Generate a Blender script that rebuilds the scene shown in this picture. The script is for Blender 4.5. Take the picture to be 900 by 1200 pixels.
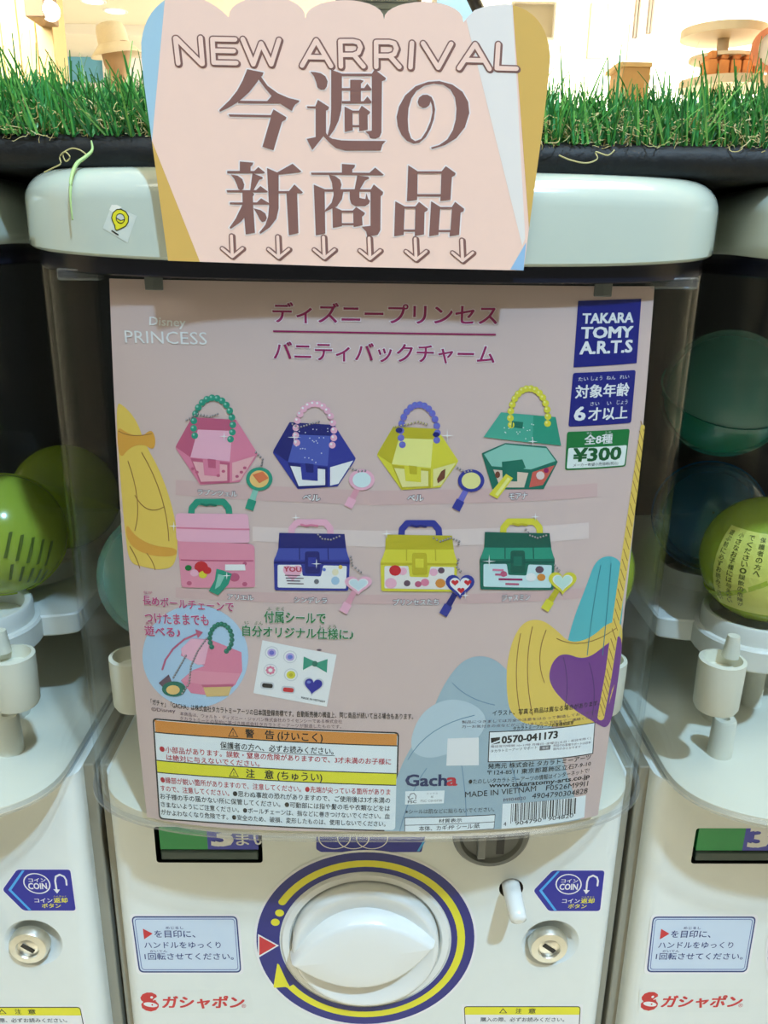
import bpy, bmesh, math, random
from mathutils import Vector, Matrix
from mathutils.geometry import tessellate_polygon
random.seed(7)
R = math.radians
for o in list(bpy.data.objects):
    bpy.data.objects.remove(o)
SC = bpy.context.scene
COL = SC.collection

# ------------------------------------------------------------------ camera
F, W, H = 950.0, 900, 1200          # focal length in pixels of the 900x1200 frame
PITCH, ROLL, YAW = 18.0, 0.9, -1.1
CAMZ = 1.20
cam = bpy.data.cameras.new('camera')
cam_o = bpy.data.objects.new('camera', cam)
COL.objects.link(cam_o)
cam.sensor_fit = 'VERTICAL'
cam.sensor_height = 24.0
cam.lens = 24.0 * F / H
cam.clip_start = 0.01
cam.clip_end = 60
CROT = Matrix.Rotation(R(YAW), 3, 'Z') @ Matrix.Rotation(R(90 - PITCH), 3, 'X') @ Matrix.Rotation(R(ROLL), 3, 'Z')
CPOS = Vector((0, 0, CAMZ))
cam_o.matrix_world = Matrix.Translation(CPOS) @ CROT.to_4x4()
SC.camera = cam_o

# ------------------------------------------------------------------ world, lights, exposure
world = bpy.data.worlds.new('shop_world')
SC.world = world
world.use_nodes = True
bgn = world.node_tree.nodes['Background']
bgn.inputs[0].default_value = (1.0, 1.0, 0.84, 1)
bgn.inputs[1].default_value = 0.15


def area(name, loc, target, size, power, col, shape='DISK', size_y=None):
    l = bpy.data.lights.new(name, 'AREA')
    l.shape = shape
    l.size = size
    if size_y:
        l.size_y = size_y
    l.energy = power
    l.color = col
    o = bpy.data.objects.new(name, l)
    COL.objects.link(o)
    o.location = loc
    o.rotation_euler = (Vector(target) - Vector(loc)).to_track_quat('-Z', 'Y').to_euler()
    return o


kl = bpy.data.lights.new('ceiling_spot_key', 'SPOT')
kl.energy = 335.0
kl.color = (0.46, 0.72, 1.0)
kl.shadow_soft_size = 0.055
kl.spot_size = R(46)
kl.spot_blend = 0.6
KEY = bpy.data.objects.new('ceiling_spot_key', kl)
COL.objects.link(KEY)
KEY.location = (0.68, -0.96, 3.22)
KEY.rotation_euler = (Vector((0.0, 0.33, 1.05)) - KEY.location).to_track_quat('-Z', 'Y').to_euler()
area('ceiling_panel_aisle', (0.1, -0.42, 3.27), (0.0, -0.3, 0.0), 3.4, 58.0, (0.98, 1.0, 0.92), 'RECTANGLE', 1.1)  # added overhead fill, stands in for the aisle's general ceiling light
fl = bpy.data.lights.new('ceiling_spot_aisle', 'SPOT')  # added lamp aimed at the floor, so its bounce fills from below
fl.energy = 440.0
fl.color = (0.96, 0.98, 0.84)
fl.shadow_soft_size = 0.08
fl.spot_size = R(56)
fl.spot_blend = 0.5
flo = bpy.data.objects.new('ceiling_spot_aisle', fl)
COL.objects.link(flo)
flo.location = (0.0, -1.0, 3.22)
flo.rotation_euler = (Vector((0.0, -1.05, 0.0)) - flo.location).to_track_quat('-Z', 'Y').to_euler()
area('ceiling_panel_shop', (2.6, 4.4, 2.5), (2.9, 6.6, 1.6), 2.6, 560.0, (1.0, 0.98, 0.95), 'RECTANGLE', 1.6)  # added fill that brightens the right side of the shop
area('ceiling_panel_back', (-1.5, 1.7, 2.5), (-1.8, 5.0, 1.2), 1.4, 130.0, (1.0, 0.98, 0.94), 'RECTANGLE', 1.2)  # added fill for the hat, partition and far left of the shop
vs = SC.view_settings
vs.view_transform = 'Standard'
vs.look = 'None'
vs.exposure = -0.16
vs.gamma = 1.0
vs.use_curve_mapping = False
SC.cycles.transparent_max_bounces = 40
SC.cycles.max_bounces = 10

# ------------------------------------------------------------------ materials
MATS = {}


def lin(c):
    return tuple((x / 12.92 if x <= 0.04045 else ((x + 0.055) / 1.055) ** 2.4) for x in [v / 255.0 for v in c])


def mat(name, rgb, rough=0.5, metal=0.0, spec=0.5, alpha=1.0, emis=0.0, coat=0.0, noise=0.0, nscale=40.0, bump=0.0, sss=0.0):
    if name in MATS:
        return MATS[name]
    m = bpy.data.materials.new(name)
    m.use_nodes = True
    nt = m.node_tree
    b = nt.nodes['Principled BSDF']
    c = lin(rgb)
    b.inputs['Base Color'].default_value = (*c, 1)
    b.inputs['Roughness'].default_value = rough
    b.inputs['Metallic'].default_value = metal
    b.inputs['Specular IOR Level'].default_value = spec
    b.inputs['Alpha'].default_value = alpha
    b.inputs['Coat Weight'].default_value = coat
    if sss:
        b.inputs['Subsurface Weight'].default_value = sss
        b.inputs['Subsurface Radius'].default_value = (0.004, 0.004, 0.004)
    if emis:
        b.inputs['Emission Color'].default_value = (*c, 1)
        b.inputs['Emission Strength'].default_value = emis
    if noise or bump:
        tc = nt.nodes.new('ShaderNodeTexCoord')
        n = nt.nodes.new('ShaderNodeTexNoise')
        n.inputs['Scale'].default_value = nscale
        n.inputs['Detail'].default_value = 4
        nt.links.new(tc.outputs['Object'], n.inputs['Vector'])
        if noise:
            mx = nt.nodes.new('ShaderNodeMix')
            mx.data_type = 'RGBA'
            nt.links.new(n.outputs['Fac'], mx.inputs[0])
            mx.inputs[6].default_value = (*[max(0, v * (1 - noise)) for v in c], 1)
            mx.inputs[7].default_value = (*[min(1, v * (1 + noise)) for v in c], 1)
            nt.links.new(mx.outputs[2], b.inputs['Base Color'])
        if bump:
            bp = nt.nodes.new('ShaderNodeBump')
            bp.inputs['Strength'].default_value = bump
            bp.inputs['Distance'].default_value = 0.001
            nt.links.new(n.outputs['Fac'], bp.inputs['Height'])
            nt.links.new(bp.outputs['Normal'], b.inputs['Normal'])
    MATS[name] = m
    return m


def clear(name, tint, gloss=0.5, base=0.03, rough=0.06, power=3.0, haze=0.0, hazecol=(0.8, 0.8, 0.8)):
    """clear plastic: transparent, with a glossy coat that grows towards grazing angles and a little haze"""
    if name in MATS:
        return MATS[name]
    m = bpy.data.materials.new(name)
    m.use_nodes = True
    nt = m.node_tree
    nt.nodes.clear()
    out = nt.nodes.new('ShaderNodeOutputMaterial')
    tr = nt.nodes.new('ShaderNodeBsdfTransparent')
    tr.inputs[0].default_value = (*tint, 1)
    gl = nt.nodes.new('ShaderNodeBsdfGlossy')
    gl.inputs['Color'].default_value = (1, 1, 1, 1)
    gl.inputs['Roughness'].default_value = rough
    lw = nt.nodes.new('ShaderNodeLayerWeight')
    lw.inputs[0].default_value = 0.5
    pw = nt.nodes.new('ShaderNodeMath')
    pw.operation = 'POWER'
    nt.links.new(lw.outputs['Facing'], pw.inputs[0])
    pw.inputs[1].default_value = power
    ma = nt.nodes.new('ShaderNodeMath')
    ma.operation = 'MULTIPLY_ADD'
    nt.links.new(pw.outputs[0], ma.inputs[0])
    ma.inputs[1].default_value = gloss
    ma.inputs[2].default_value = base
    mx = nt.nodes.new('ShaderNodeMixShader')
    nt.links.new(ma.outputs[0], mx.inputs[0])
    src = tr
    if haze:
        df = nt.nodes.new('ShaderNodeBsdfDiffuse')
        df.inputs[0].default_value = (*hazecol, 1)
        m2 = nt.nodes.new('ShaderNodeMixShader')
        m2.inputs[0].default_value = haze
        nt.links.new(tr.outputs[0], m2.inputs[1])
        nt.links.new(df.outputs[0], m2.inputs[2])
        src = m2
    nt.links.new(src.outputs[0], mx.inputs[1])
    nt.links.new(gl.outputs[0], mx.inputs[2])
    nt.links.new(mx.outputs[0], out.inputs[0])
    MATS[name] = m
    return m


PW = mat('white_abs_plastic', (230, 233, 226), 0.32, spec=0.5, noise=0.03, nscale=60)
LIDW = mat('lid_white_plastic', (192, 202, 190), 0.14, spec=0.6, coat=0.7, noise=0.02, nscale=50)
GAPM = mat('side_grey_plastic', (150, 145, 128), 0.5, noise=0.06)
DARKIN = mat('dark_brown_inside', (20, 14, 11), 0.75, noise=0.2, nscale=12)
NAVY = mat('navy_rim_plastic', (24, 26, 40), 0.25, spec=0.6)
CLEAR = clear('clear_case_plastic', (0.93, 0.945, 0.95), gloss=0.28, base=0.012, rough=0.05, power=4.5, haze=0.002)
CLEARTAB = clear('clear_tab_plastic', (0.86, 0.88, 0.90), gloss=0.5, base=0.05, rough=0.2, haze=0.05)
CREAM = mat('cream_tray_plastic', (228, 224, 205), 0.42, noise=0.04, nscale=30)
DIAL = mat('dial_white_plastic', (236, 236, 230), 0.22, spec=0.6)
GREYP = mat('grey_slot_plastic', (108, 110, 106), 0.4)
STEEL = mat('lock_steel', (214, 214, 206), 0.34, metal=1.0, noise=0.08, nscale=200)
BLACKP = mat('black_plastic', (14, 14, 14), 0.4)
PAPERPINK = mat('card_pink_paper', (216, 189, 182), 0.42, noise=0.015, nscale=300)

# ------------------------------------------------------------------ object helpers


def link(o, parent=None):
    COL.objects.link(o)
    if parent is not None:
        o.parent = parent
    return o


def tag(o, label=None, cat=None, group=None, kind=None):
    if label:
        o['label'] = label
    if cat:
        o['category'] = cat
    if group:
        o['group'] = group
    if kind:
        o['kind'] = kind
    return o


def thing(name, label, cat, loc=(0, 0, 0), group=None):
    o = bpy.data.objects.new(name, None)
    o.empty_display_size = 0.02
    o.location = loc
    link(o)
    return tag(o, label, cat, group)


def wpos(o):
    p = Vector((0, 0, 0))
    while o is not None:
        p = p + o.location
        o = o.parent
    return p


def obj(name, bm, mats, parent=None, smooth=False, label=None, mods=None):
    """link a bmesh given in WORLD coordinates as one object under its parent"""
    if parent is not None:
        off = wpos(parent)
        bmesh.ops.translate(bm, verts=bm.verts, vec=-off)
    me = bpy.data.meshes.new(name)
    bm.to_mesh(me)
    bm.free()
    if not isinstance(mats, (list, tuple)):
        mats = [mats]
    for m in mats:
        me.materials.append(m)
    if smooth:
        for p in me.polygons:
            p.use_smooth = True
    o = bpy.data.objects.new(name, me)
    link(o, parent)
    if label:
        o['label'] = label
    return o


def smooth_by_angle(o, ang=40):
    me = o.data
    for p in me.polygons:
        p.use_smooth = True
    me.set_sharp_from_angle(angle=R(ang))


def bevel(o, w, seg=3, ang=30):
    md = o.modifiers.new('bevel', 'BEVEL')
    md.width = w
    md.segments = seg
    md.limit_method = 'ANGLE'
    md.angle_limit = R(ang)
    smooth_by_angle(o, 35)
    return o


def add_box(bm, lo, hi, mi=0):
    vs_ = [bm.verts.new((x, y, z)) for z in (lo[2], hi[2]) for y in (lo[1], hi[1]) for x in (lo[0], hi[0])]
    for q in ((0, 2, 3, 1), (4, 5, 7, 6), (0, 1, 5, 4), (2, 6, 7, 3), (0, 4, 6, 2), (1, 3, 7, 5)):
        f = bm.faces.new([vs_[i] for i in q])
        f.material_index = mi
    return bm


def box(lo, hi):
    return add_box(bmesh.new(), lo, hi)


def add_tube(bm, pts, rads, n=10, cap=True, mi=0):
    pts = [Vector(p) for p in pts]
    if not isinstance(rads, (list, tuple)):
        rads = [rads] * len(pts)
    rings = []
    for i, p in enumerate(pts):
        d = (pts[min(i + 1, len(pts) - 1)] - pts[max(i - 1, 0)]).normalized()
        up = Vector((0, 0, 1)) if abs(d.z) < 0.9 else Vector((1, 0, 0))
        a = d.cross(up).normalized()
        b = d.cross(a).normalized()
        rings.append([bm.verts.new(p + a * rads[i] * math.cos(2 * math.pi * k / n) + b * rads[i] * math.sin(2 * math.pi * k / n)) for k in range(n)])
    for r0, r1 in zip(rings, rings[1:]):
        for k in range(n):
            f = bm.faces.new((r0[k], r0[(k + 1) % n], r1[(k + 1) % n], r1[k]))
            f.material_index = mi
            f.smooth = True
    if cap:
        for r in (rings[0], rings[-1]):
            try:
                f = bm.faces.new(r)
                f.material_index = mi
            except ValueError:
                pass
    return bm


def add_lathe(bm, prof, org, axis, n=48, mi=0, cap0=False, cap1=False):
    """profile = (radius, height along axis) pairs"""
    ax = Vector(axis).normalized()
    up = Vector((0, 0, 1)) if abs(ax.z) < 0.9 else Vector((1, 0, 0))
    a = ax.cross(up).normalized()
    b = ax.cross(a).normalized()
    org = Vector(org)
    rings = []
    for r, h in prof:
        rings.append([bm.verts.new(org + ax * h + (a * math.cos(2 * math.pi * k / n) + b * math.sin(2 * math.pi * k / n)) * max(r, 1e-5)) for k in range(n)])
    for r0, r1 in zip(rings, rings[1:]):
        for k in range(n):
            f = bm.faces.new((r0[k], r0[(k + 1) % n], r1[(k + 1) % n], r1[k]))
            f.material_index = mi
    if cap0:
        bm.faces.new(rings[0]).material_index = mi
    if cap1:
        bm.faces.new(rings[-1]).material_index = mi
    return bm


def fix_normals(bm):
    bmesh.ops.recalc_face_normals(bm, faces=bm.faces)
    return bm


# pixels of the photograph <-> rays, used to measure where things stand in the place
def ray(px, py):
    v = Vector(((px - W / 2) / F, -(py - H / 2) / F, -1.0))
    return (CROT @ v)


def at(px, py, Y):
    d = ray(px, py)
    return CPOS + d * (Y / d.y)


# ------------------------------------------------------------------ printable surfaces
class Plane:
    """vertical plane facing the aisle; u = x, v = z"""
    bend = None

    def __init__(self, Y):
        self.Y = Y

    def uv(self, px, py):
        p = at(px, py, self.Y)
        return (p.x, p.z)

    def pt(self, u, v, d):
        return Vector((u, self.Y - d, v))


CX = 0.0008                # middle of the centre machine
PITCHX = 0.2787            # one machine to the next
YC = 0.355                 # widest line of lid and case


def sup(x, a, b, n):
    t = min(1.0, abs(x / a))
    return YC - b * (1 - t ** n) ** (1.0 / n)


CARD_TOP = CAMZ - 0.0115


class Card:
    """display card: bent along the front of the clear case and leaning a touch forward at the foot"""
    bend = 0.003
    A, B, N = 0.1312, 0.0530, 3.0

    def Y(self, x, z):
        return sup(x - CX, self.A, self.B, self.N) - 0.0045 * (CARD_TOP - z) / 0.24

    def uv(self, px, py):
        d = ray(px, py)
        Y = 0.305
        for _ in range(12):
            p = CPOS + d * (Y / d.y)
            Y = self.Y(p.x, p.z)
        p = CPOS + d * (Y / d.y)
        return (p.x, p.z)

    def pt(self, u, v, d):
        return Vector((u, self.Y(u, v) - d - (0.00006 if d > 0 else 0.0), v))


class LidFace(Card):
    A, B, N = 0.1345, 0.0622, 3.2

    def Y(self, x, z):
        return sup(x - CX, self.A, self.B, self.N)


GLYPH = {}


def glyph(ch, off, res):
    k = (ch, off, res)
    if k in GLYPH:
        return GLYPH[k]
    c = bpy.data.curves.new('t', 'FONT')
    c.body = ch
    c.resolution_u = res
    c.offset = off
    o = bpy.data.objects.new('t', c)
    COL.objects.link(o)
    dg = bpy.context.evaluated_depsgraph_get()
    me = bpy.data.meshes.new_from_object(o.evaluated_get(dg))
    vs_ = [(v.co.x, v.co.y) for v in me.vertices]
    fs = [tuple(p.vertices) for p in me.polygons]
    bpy.data.objects.remove(o)
    bpy.data.curves.remove(c)
    bpy.data.meshes.remove(me)
    GLYPH[k] = (vs_, fs)
    return GLYPH[k]


ADV = {}


def text_mesh(s, off, res):
    k = (s, off, res)
    if k in GLYPH:
        return GLYPH[k]
    GLYPH[k] = glyph(s, off, res)
    return GLYPH[k]


LAY = 0.00004
JIT = random.Random(5)
CAPN = [0]


class Art:
    """a print: flat pieces drawn on a surface, collected into one mesh with one slot per ink"""

    def __init__(self, surf):
        self.s = surf
        self.bm = bmesh.new()
        self.mats = []

    def mi(self, m):
        if m not in self.mats:
            self.mats.append(m)
        return self.mats.index(m)

    def _faces(self, pts, faces, m, lay, jit=0.12):
        i = self.mi(m)
        z = (lay + jit * JIT.random()) * LAY
        vv = [self.bm.verts.new((p[0], p[1], z)) for p in pts]
        for f in faces:
            try:
                fc = self.bm.faces.new([vv[k] for k in f])
                fc.material_index = i
            except ValueError:
                pass

    def polyuv(self, pts, m, lay=1, holes=(), jit=0.12):
        loops = [[Vector((p[0] * 100, p[1] * 100, 0)) for p in pts]] + [[Vector((p[0] * 100, p[1] * 100, 0)) for p in h] for h in holes]
        flat = [(p.x / 100, p.y / 100) for l in loops for p in l]
        tris = tessellate_polygon(loops)
        out = []
        for t in tris:
            a, b, c = [flat[k] for k in t]
            ar = (b[0] - a[0]) * (c[1] - a[1]) - (c[0] - a[0]) * (b[1] - a[1])
            out.append(t if ar > 0 else (t[0], t[2], t[1]))
        self._faces(flat, out, m, lay, jit)

    def poly(self, px, m, lay=1, holes=(), jit=0.12):
        self.polyuv([self.s.uv(*p) for p in px], m, lay, [[self.s.uv(*p) for p in h] for h in holes], jit)

    def quad(self, px, m, lay=1, r=0.0):
        """four photo corners (TL,TR,BR,BL) with rounded corners of r px"""
        self.poly(rr(px, r), m, lay)

    def frame(self, px, m, lay=1, r=4.0, w=1.5):
        o = rr(px, r)
        c = (sum(p[0] for p in px) / 4, sum(p[1] for p in px) / 4)
        i = []
        for p in px:
            dx, dy = c[0] - p[0], c[1] - p[1]
            i.append((p[0] + w * (1 if dx > 0 else -1), p[1] + w * (1 if dy > 0 else -1)))
        self.poly(o, m, lay, [rr(i, max(0.5, r - w))])

    def ell(self, cx, cy, rx, ry, m, lay=1, n=28, hole=None, rot=0.0, jit=0.12):
        P = lambda a, b: [(cx + a * math.cos(t) * math.cos(rot) - b * math.sin(t) * math.sin(rot), cy + a * math.cos(t) * math.sin(rot) + b * math.sin(t) * math.cos(rot)) for t in [2 * math.pi * k / n for k in range(n)]]
        self.poly(P(rx, ry), m, lay, [P(rx * hole, ry * hole)] if hole else (), jit)

    def stroke(self, px, w, m, lay=1, closed=False, cap=True, widths=None):
        """polyline in photo px, w px wide, round joints"""
        pts = [Vector(p) for p in px]
        n = len(pts)
        segs = [(i, i + 1) for i in range(n - 1)] + ([(n - 1, 0)] if closed else [])
        for a, b in segs:
            d = pts[b] - pts[a]
            if d.length < 1e-6:
                continue
            nn = Vector((-d.y, d.x)).normalized()
            wa = (widths[a] if widths else w) / 2
            wb = (widths[b] if widths else w) / 2
            self.poly([pts[a] + nn * wa, pts[b] + nn * wb, pts[b] - nn * wb, pts[a] - nn * wa], m, lay)
        if cap:
            for i, p in enumerate(pts):
                r = (widths[i] if widths else w) / 2
                CAPN[0] = (CAPN[0] + 1) % 14
                self.ell(p.x, p.y, r, r, m, lay + 0.2 + 0.035 * CAPN[0], n=12, jit=0.0)

    def text(self, s, x0, y0, x1, y1, top, m, lay=2, off=0.0, res=2, halo=None, halo_off=0.05, skew=0.0, free=False):
        """fit the ink of s between photo points (x0,y0)-(x1,y1) (its foot line), reaching up to row top at x0"""
        A = Vector(self.s.uv(x0, y0))
        B = Vector(self.s.uv(x1, y1))
        T = Vector(self.s.uv(x0, top))
        ht = T.y - A.y
        bold = 0.0
        if off > 0:
            bold, off = (off if off > 0.005 else 0.0), 0.0        # thicken by shifted copies; an outline offset would close the letters up
        vs_, fs = text_mesh(s, off, res)
        if not vs_:
            return
        xs = [v[0] for v in vs_]
        ys = [v[1] for v in vs_]
        bx0, bx1, by0, by1 = min(xs), max(xs), min(ys), max(ys)
        sx = (B - A).length / max(1e-6, bx1 - bx0)
        sy = ht / max(1e-6, by1 - by0)
        d = (B - A).normalized()
        up = Vector((-d.y, d.x))
        def place(v, ox=0.0, oy=0.0):
            x = (v[0] - bx0 + ox) * sx
            y = (v[1] - by0 + oy) * sy
            q = A + d * (x + skew * y) + up * y
            return (q.x, q.y)
        kanji = any(ord(ch) >= 0x3400 for ch in s)
        if halo:
            if kanji:
                for k in range(8):
                    c_, s_ = math.cos(k * math.pi / 4) * halo_off, math.sin(k * math.pi / 4) * halo_off
                    self._faces([place(v, c_, s_) for v in vs_], fs, halo, lay)
            else:
                hv, hf = text_mesh(s, off + halo_off, res)
                self._faces([place(v) for v in hv], hf, halo, lay)
            lay = lay + 1
        if bold:
            for ox, oy in ((-1, -1), (1, -1), (-1, 1), (1, 1)):
                self._faces([place(v, ox * bold * 0.75, oy * bold * 0.5) for v in vs_], fs, m, lay + 0.15 * JIT.random())
        else:
            self._faces([place(v) for v in vs_], fs, m, lay)

    def build(self, name, parent, label=None):
        bm = self.bm
        if self.s.bend:
            us = [v.co.x for v in bm.verts]
            if us:
                a, b, st = min(us), max(us), self.s.bend
                k = math.floor(a / st) * st + st
                while k < b:
                    g = list(bm.verts) + list(bm.edges) + list(bm.faces)
                    bmesh.ops.bisect_plane(bm, geom=g, dist=1e-7, plane_co=(k, 0, 0), plane_no=(1, 0, 0))
                    k += st
        if getattr(self.s, 'vmin', None) is not None:
            bmesh.ops.bisect_plane(bm, geom=list(bm.verts) + list(bm.edges) + list(bm.faces), dist=1e-7, plane_co=(0, self.s.vmin, 0), plane_no=(0, 1, 0), clear_inner=True)
        for v in bm.verts:
            v.co = self.s.pt(v.co.x, v.co.y, v.co.z)
        return obj(name, bm, self.mats, parent, label=label)


def rr(px, r, n=5):
    if r <= 0:
        return list(px)
    out = []
    k = len(px)
    for i in range(k):
        p, a, b = Vector(px[i]), Vector(px[i - 1]), Vector(px[(i + 1) % k])
        da, db = (a - p), (b - p)
        q = min(r, da.length * 0.49, db.length * 0.49)
        s, e = p + da.normalized() * q, p + db.normalized() * q
        for j in range(n + 1):
            t = j / n
            out.append(tuple((1 - t) ** 2 * s + 2 * t * (1 - t) * p + t * t * e))
    return out


def ink(name, rgb, rough=0.42):
    return mat('ink_' + name, rgb, rough)


INK = {
    'white': ink('white', (238, 236, 234)), 'black': ink('black', (26, 24, 26)), 'crimson': ink('crimson', (158, 28, 92)),
    'navy': ink('navy', (24, 30, 124)), 'blue': ink('blue', (24, 30, 150)), 'green': ink('green', (22, 120, 58)), 'red': ink('red', (208, 38, 48)),
    'orange': ink('orange', (222, 142, 60)), 'yellow': ink('yellow', (236, 226, 40)), 'paleblue': ink('pale_blue', (172, 200, 222)),
    'teal': ink('teal', (40, 150, 122)), 'teal2': ink('teal_dark', (22, 112, 92)), 'teal3': ink('teal_light', (142, 200, 182)),
    'rose': ink('rose', (226, 130, 158)), 'rose2': ink('rose_dark', (196, 92, 124)), 'rose3': ink('rose_light', (240, 178, 198)),
    'bagblue': ink('bag_blue', (48, 56, 150)), 'bagblue2': ink('bag_blue_dark', (30, 34, 112)), 'bagblue3': ink('bag_blue_light', (104, 124, 206)),
    'bagyellow': ink('bag_yellow', (224, 212, 62)), 'bagyellow2': ink('bag_yellow_dark', (196, 180, 40)), 'bagyellow3': ink('bag_yellow_light', (240, 234, 140)),
    'lilac': ink('lilac', (112, 108, 196)), 'band': ink('shelf_band', (228, 206, 200)), 'band2': ink('shelf_band_rose', (214, 178, 174)),
    'textgrey': ink('text_grey', (104, 78, 92)), 'grey': ink('grey', (120, 118, 122)), 'magenta': ink('magenta_text', (196, 70, 124)),
    'gold': ink('gold_wave', (236, 200, 92)), 'gold2': ink('gold_wave_deep', (226, 164, 66)), 'waveblue': ink('wave_blue', (164, 186, 196)),
    'waveteal': ink('wave_teal', (88, 184, 190)), 'wavepurple': ink('wave_purple', (120, 60, 140)), 'lilac2': ink('lilac_pale', (190, 170, 220)),
    'cream': ink('cream', (240, 226, 190)),
}

Z0 = CAMZ
# ------------------------------------------------------------------ room
WALLM = mat('wall_paint_cream', (236, 228, 210), 0.8, noise=0.03, nscale=6)
CEILM = mat('ceiling_paint', (236, 228, 206), 0.85, noise=0.02, nscale=5)
FLOORM = mat('floor_tile_grey', (206, 202, 190), 0.5, noise=0.12, nscale=4)


def struct(name, bm, m, parent=None):
    o = obj(name, bm, m, parent)
    if parent is None:
        o['kind'] = 'structure'
    return o


struct('floor', box((-4.5, -2.2, -0.1), (4.5, 7.3, 0.0)), FLOORM)
struct('ceiling', box((-4.5, -2.2, 3.3), (4.5, 7.3, 3.4)), CEILM)
struct('wall_back', box((-4.5, 7.0, 0.0), (4.5, 7.2, 3.3)), WALLM)
struct('wall_left', box((-4.5, -2.2, 0.0), (-4.4, 7.0, 3.3)), WALLM)
struct('wall_right', box((4.4, -2.2, 0.0), (4.5, 7.0, 3.3)), WALLM)
struct('trim_2', box((-4.4, 1.2, 2.6), (0.3, 6.99, 2.75)), CEILM)

# ------------------------------------------------------------------ stand under the row of machines
BASEB = Z0 - 0.56
st = thing('display_stand', 'low white stand that carries the row of capsule machines', 'stand', (CX, 0.5, 0))
o = obj('plinth', box((CX - 0.62, 0.372, 0.0), (CX + 0.62, 0.74, BASEB - 0.02)), mat('stand_white', (205, 202, 192), 0.5, noise=0.03), st)
bevel(o, 0.006)
o = obj('top_board', box((CX - 0.63, 0.366, BASEB - 0.02), (CX + 0.63, 0.75, BASEB)), mat('stand_grey', (150, 148, 140), 0.5, noise=0.04), st)
bevel(o, 0.003)


# ------------------------------------------------------------------ the capsule machine
def plan(a, b, n, back, k=40, inset=0.0):
    a, b, back = a - inset, b - inset, back - inset
    pts = []
    for i in range(k + 1):
        t = math.pi - math.pi * i / k
        c, s = math.cos(t), math.sin(t)
        pts.append((CX + a * math.copysign(abs(c) ** (2.0 / n), c), YC - b * abs(s) ** (2.0 / n)))
    for j in (0.33, 0.66, 1.0):
        pts.append((CX + a, YC + (back - YC) * j))
    for j in (0.75, 0.5, 0.25, 0, -0.25, -0.5, -0.75):
        pts.append((CX + a * j, back))
    for j in (1.0, 0.66, 0.33):
        pts.append((CX - a, YC + (back - YC) * j))
    return pts


def loft(bm, rings, close0=True, close1=True, mi=0):
    """rings: lists of xyz, same count"""
    vr = [[bm.verts.new(p) for p in r] for r in rings]
    n = len(vr[0])
    for r0, r1 in zip(vr, vr[1:]):
        for k in range(n):
            f = bm.faces.new((r0[k], r0[(k + 1) % n], r1[(k + 1) % n], r1[k]))
            f.material_index = mi
    if close0:
        bm.faces.new(list(reversed(vr[0]))).material_index = mi
    if close1:
        bm.faces.new(vr[-1]).material_index = mi
    return bm


BACKY = 0.64
LIDTOP = 0.026


def sag(y, b=0.0622):
    return -0.0055 * (max(0.0, YC - y) / b) ** 2


PY = 0.345                 # front panel of the machines
panel = Plane(PY)

mc = thing('capsule_vending_machine', 'white capsule toy vending machine in the middle, pink display card in its clear case', 'vending machine', (CX, 0.48, BASEB), 'capsule machines side by side')

# base cabinet: rounded plan, front panel with real openings
PS = PY / 0.364            # sizes below were measured for a panel 0.364 m away
HX, CR = 0.1326, 0.009
ZB, ZT = BASEB, Z0 - 0.2535
kc = at(428.5, 1103, PY)       # middle of the dial
lk = at(645, 1105, PY)         # lock
lv = at(599, 1041, PY)         # coin return lever
cs = at(575, 976, PY)          # coin slot


def circ(c, r, n=40):
    return [(c.x + r * math.cos(2 * math.pi * k / n), c.z + r * math.sin(2 * math.pi * k / n)) for k in range(n)]


wl, wr = at(183.5, 1010, PY).x, at(308, 1010, PY).x
wb, wt = at(246, 1011, PY).z, at(246, 969, PY).z
win = rr([(wl, wb), (wr, wb), (wr, wt), (wl, wt)], 0.002)
RK, RL, RV, RC = 0.0485 * PS, 0.0165 * PS, 0.0068 * PS, 0.0205 * PS
bm = bmesh.new()
corner = []
xs0 = HX - CR
prof = [(CX - xs0, PY)]
for i in range(1, 7):
    t = math.pi / 2 * i / 6
    prof.append((CX - xs0 - CR * math.sin(t), PY + CR - CR * math.cos(t)))
prof += [(CX - HX, 0.5), (CX - HX, BACKY), (CX, BACKY), (CX + HX, BACKY), (CX + HX, 0.5)]
for i in range(6, 0, -1):
    t = math.pi / 2 * i / 6
    prof.append((CX + xs0 + CR * math.sin(t), PY + CR - CR * math.cos(t)))
prof.append((CX + xs0, PY))
lo = [bm.verts.new((x, y, ZB)) for x, y in prof]
hi = [bm.verts.new((x, y, ZT)) for x, y in prof]
for i in range(len(prof) - 1):
    bm.faces.new((lo[i + 1], lo[i], hi[i], hi[i + 1]))
bm.faces.new(list(reversed(hi)))
bm.faces.new(lo)
outer = [(CX - xs0, ZB), (CX + xs0, ZB), (CX + xs0, ZT), (CX - xs0, ZT)]
holes = [circ(kc, RK), circ(lk, RL), circ(lv, RV, 20), circ(cs, RC), win]
loops = [[Vector((p[0] * 100, p[1] * 100, 0)) for p in l] for l in [outer] + holes]
flat = [p for l in [outer] + holes for p in l]
vv = [bm.verts.new((p[0], PY, p[1])) for p in flat]
for t in tessellate_polygon(loops):
    a, b, c = [flat[k] for k in t]
    if (b[0] - a[0]) * (c[1] - a[1]) - (c[0] - a[0]) * (b[1] - a[1]) < 0:
        t = (t[0], t[2], t[1])
    bm.faces.new([vv[k] for k in t])
bmesh.ops.remove_doubles(bm, verts=bm.verts, dist=1e-5)
o = obj('base_cabinet', bm, PW, mc)
smooth_by_angle(o, 30)
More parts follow.
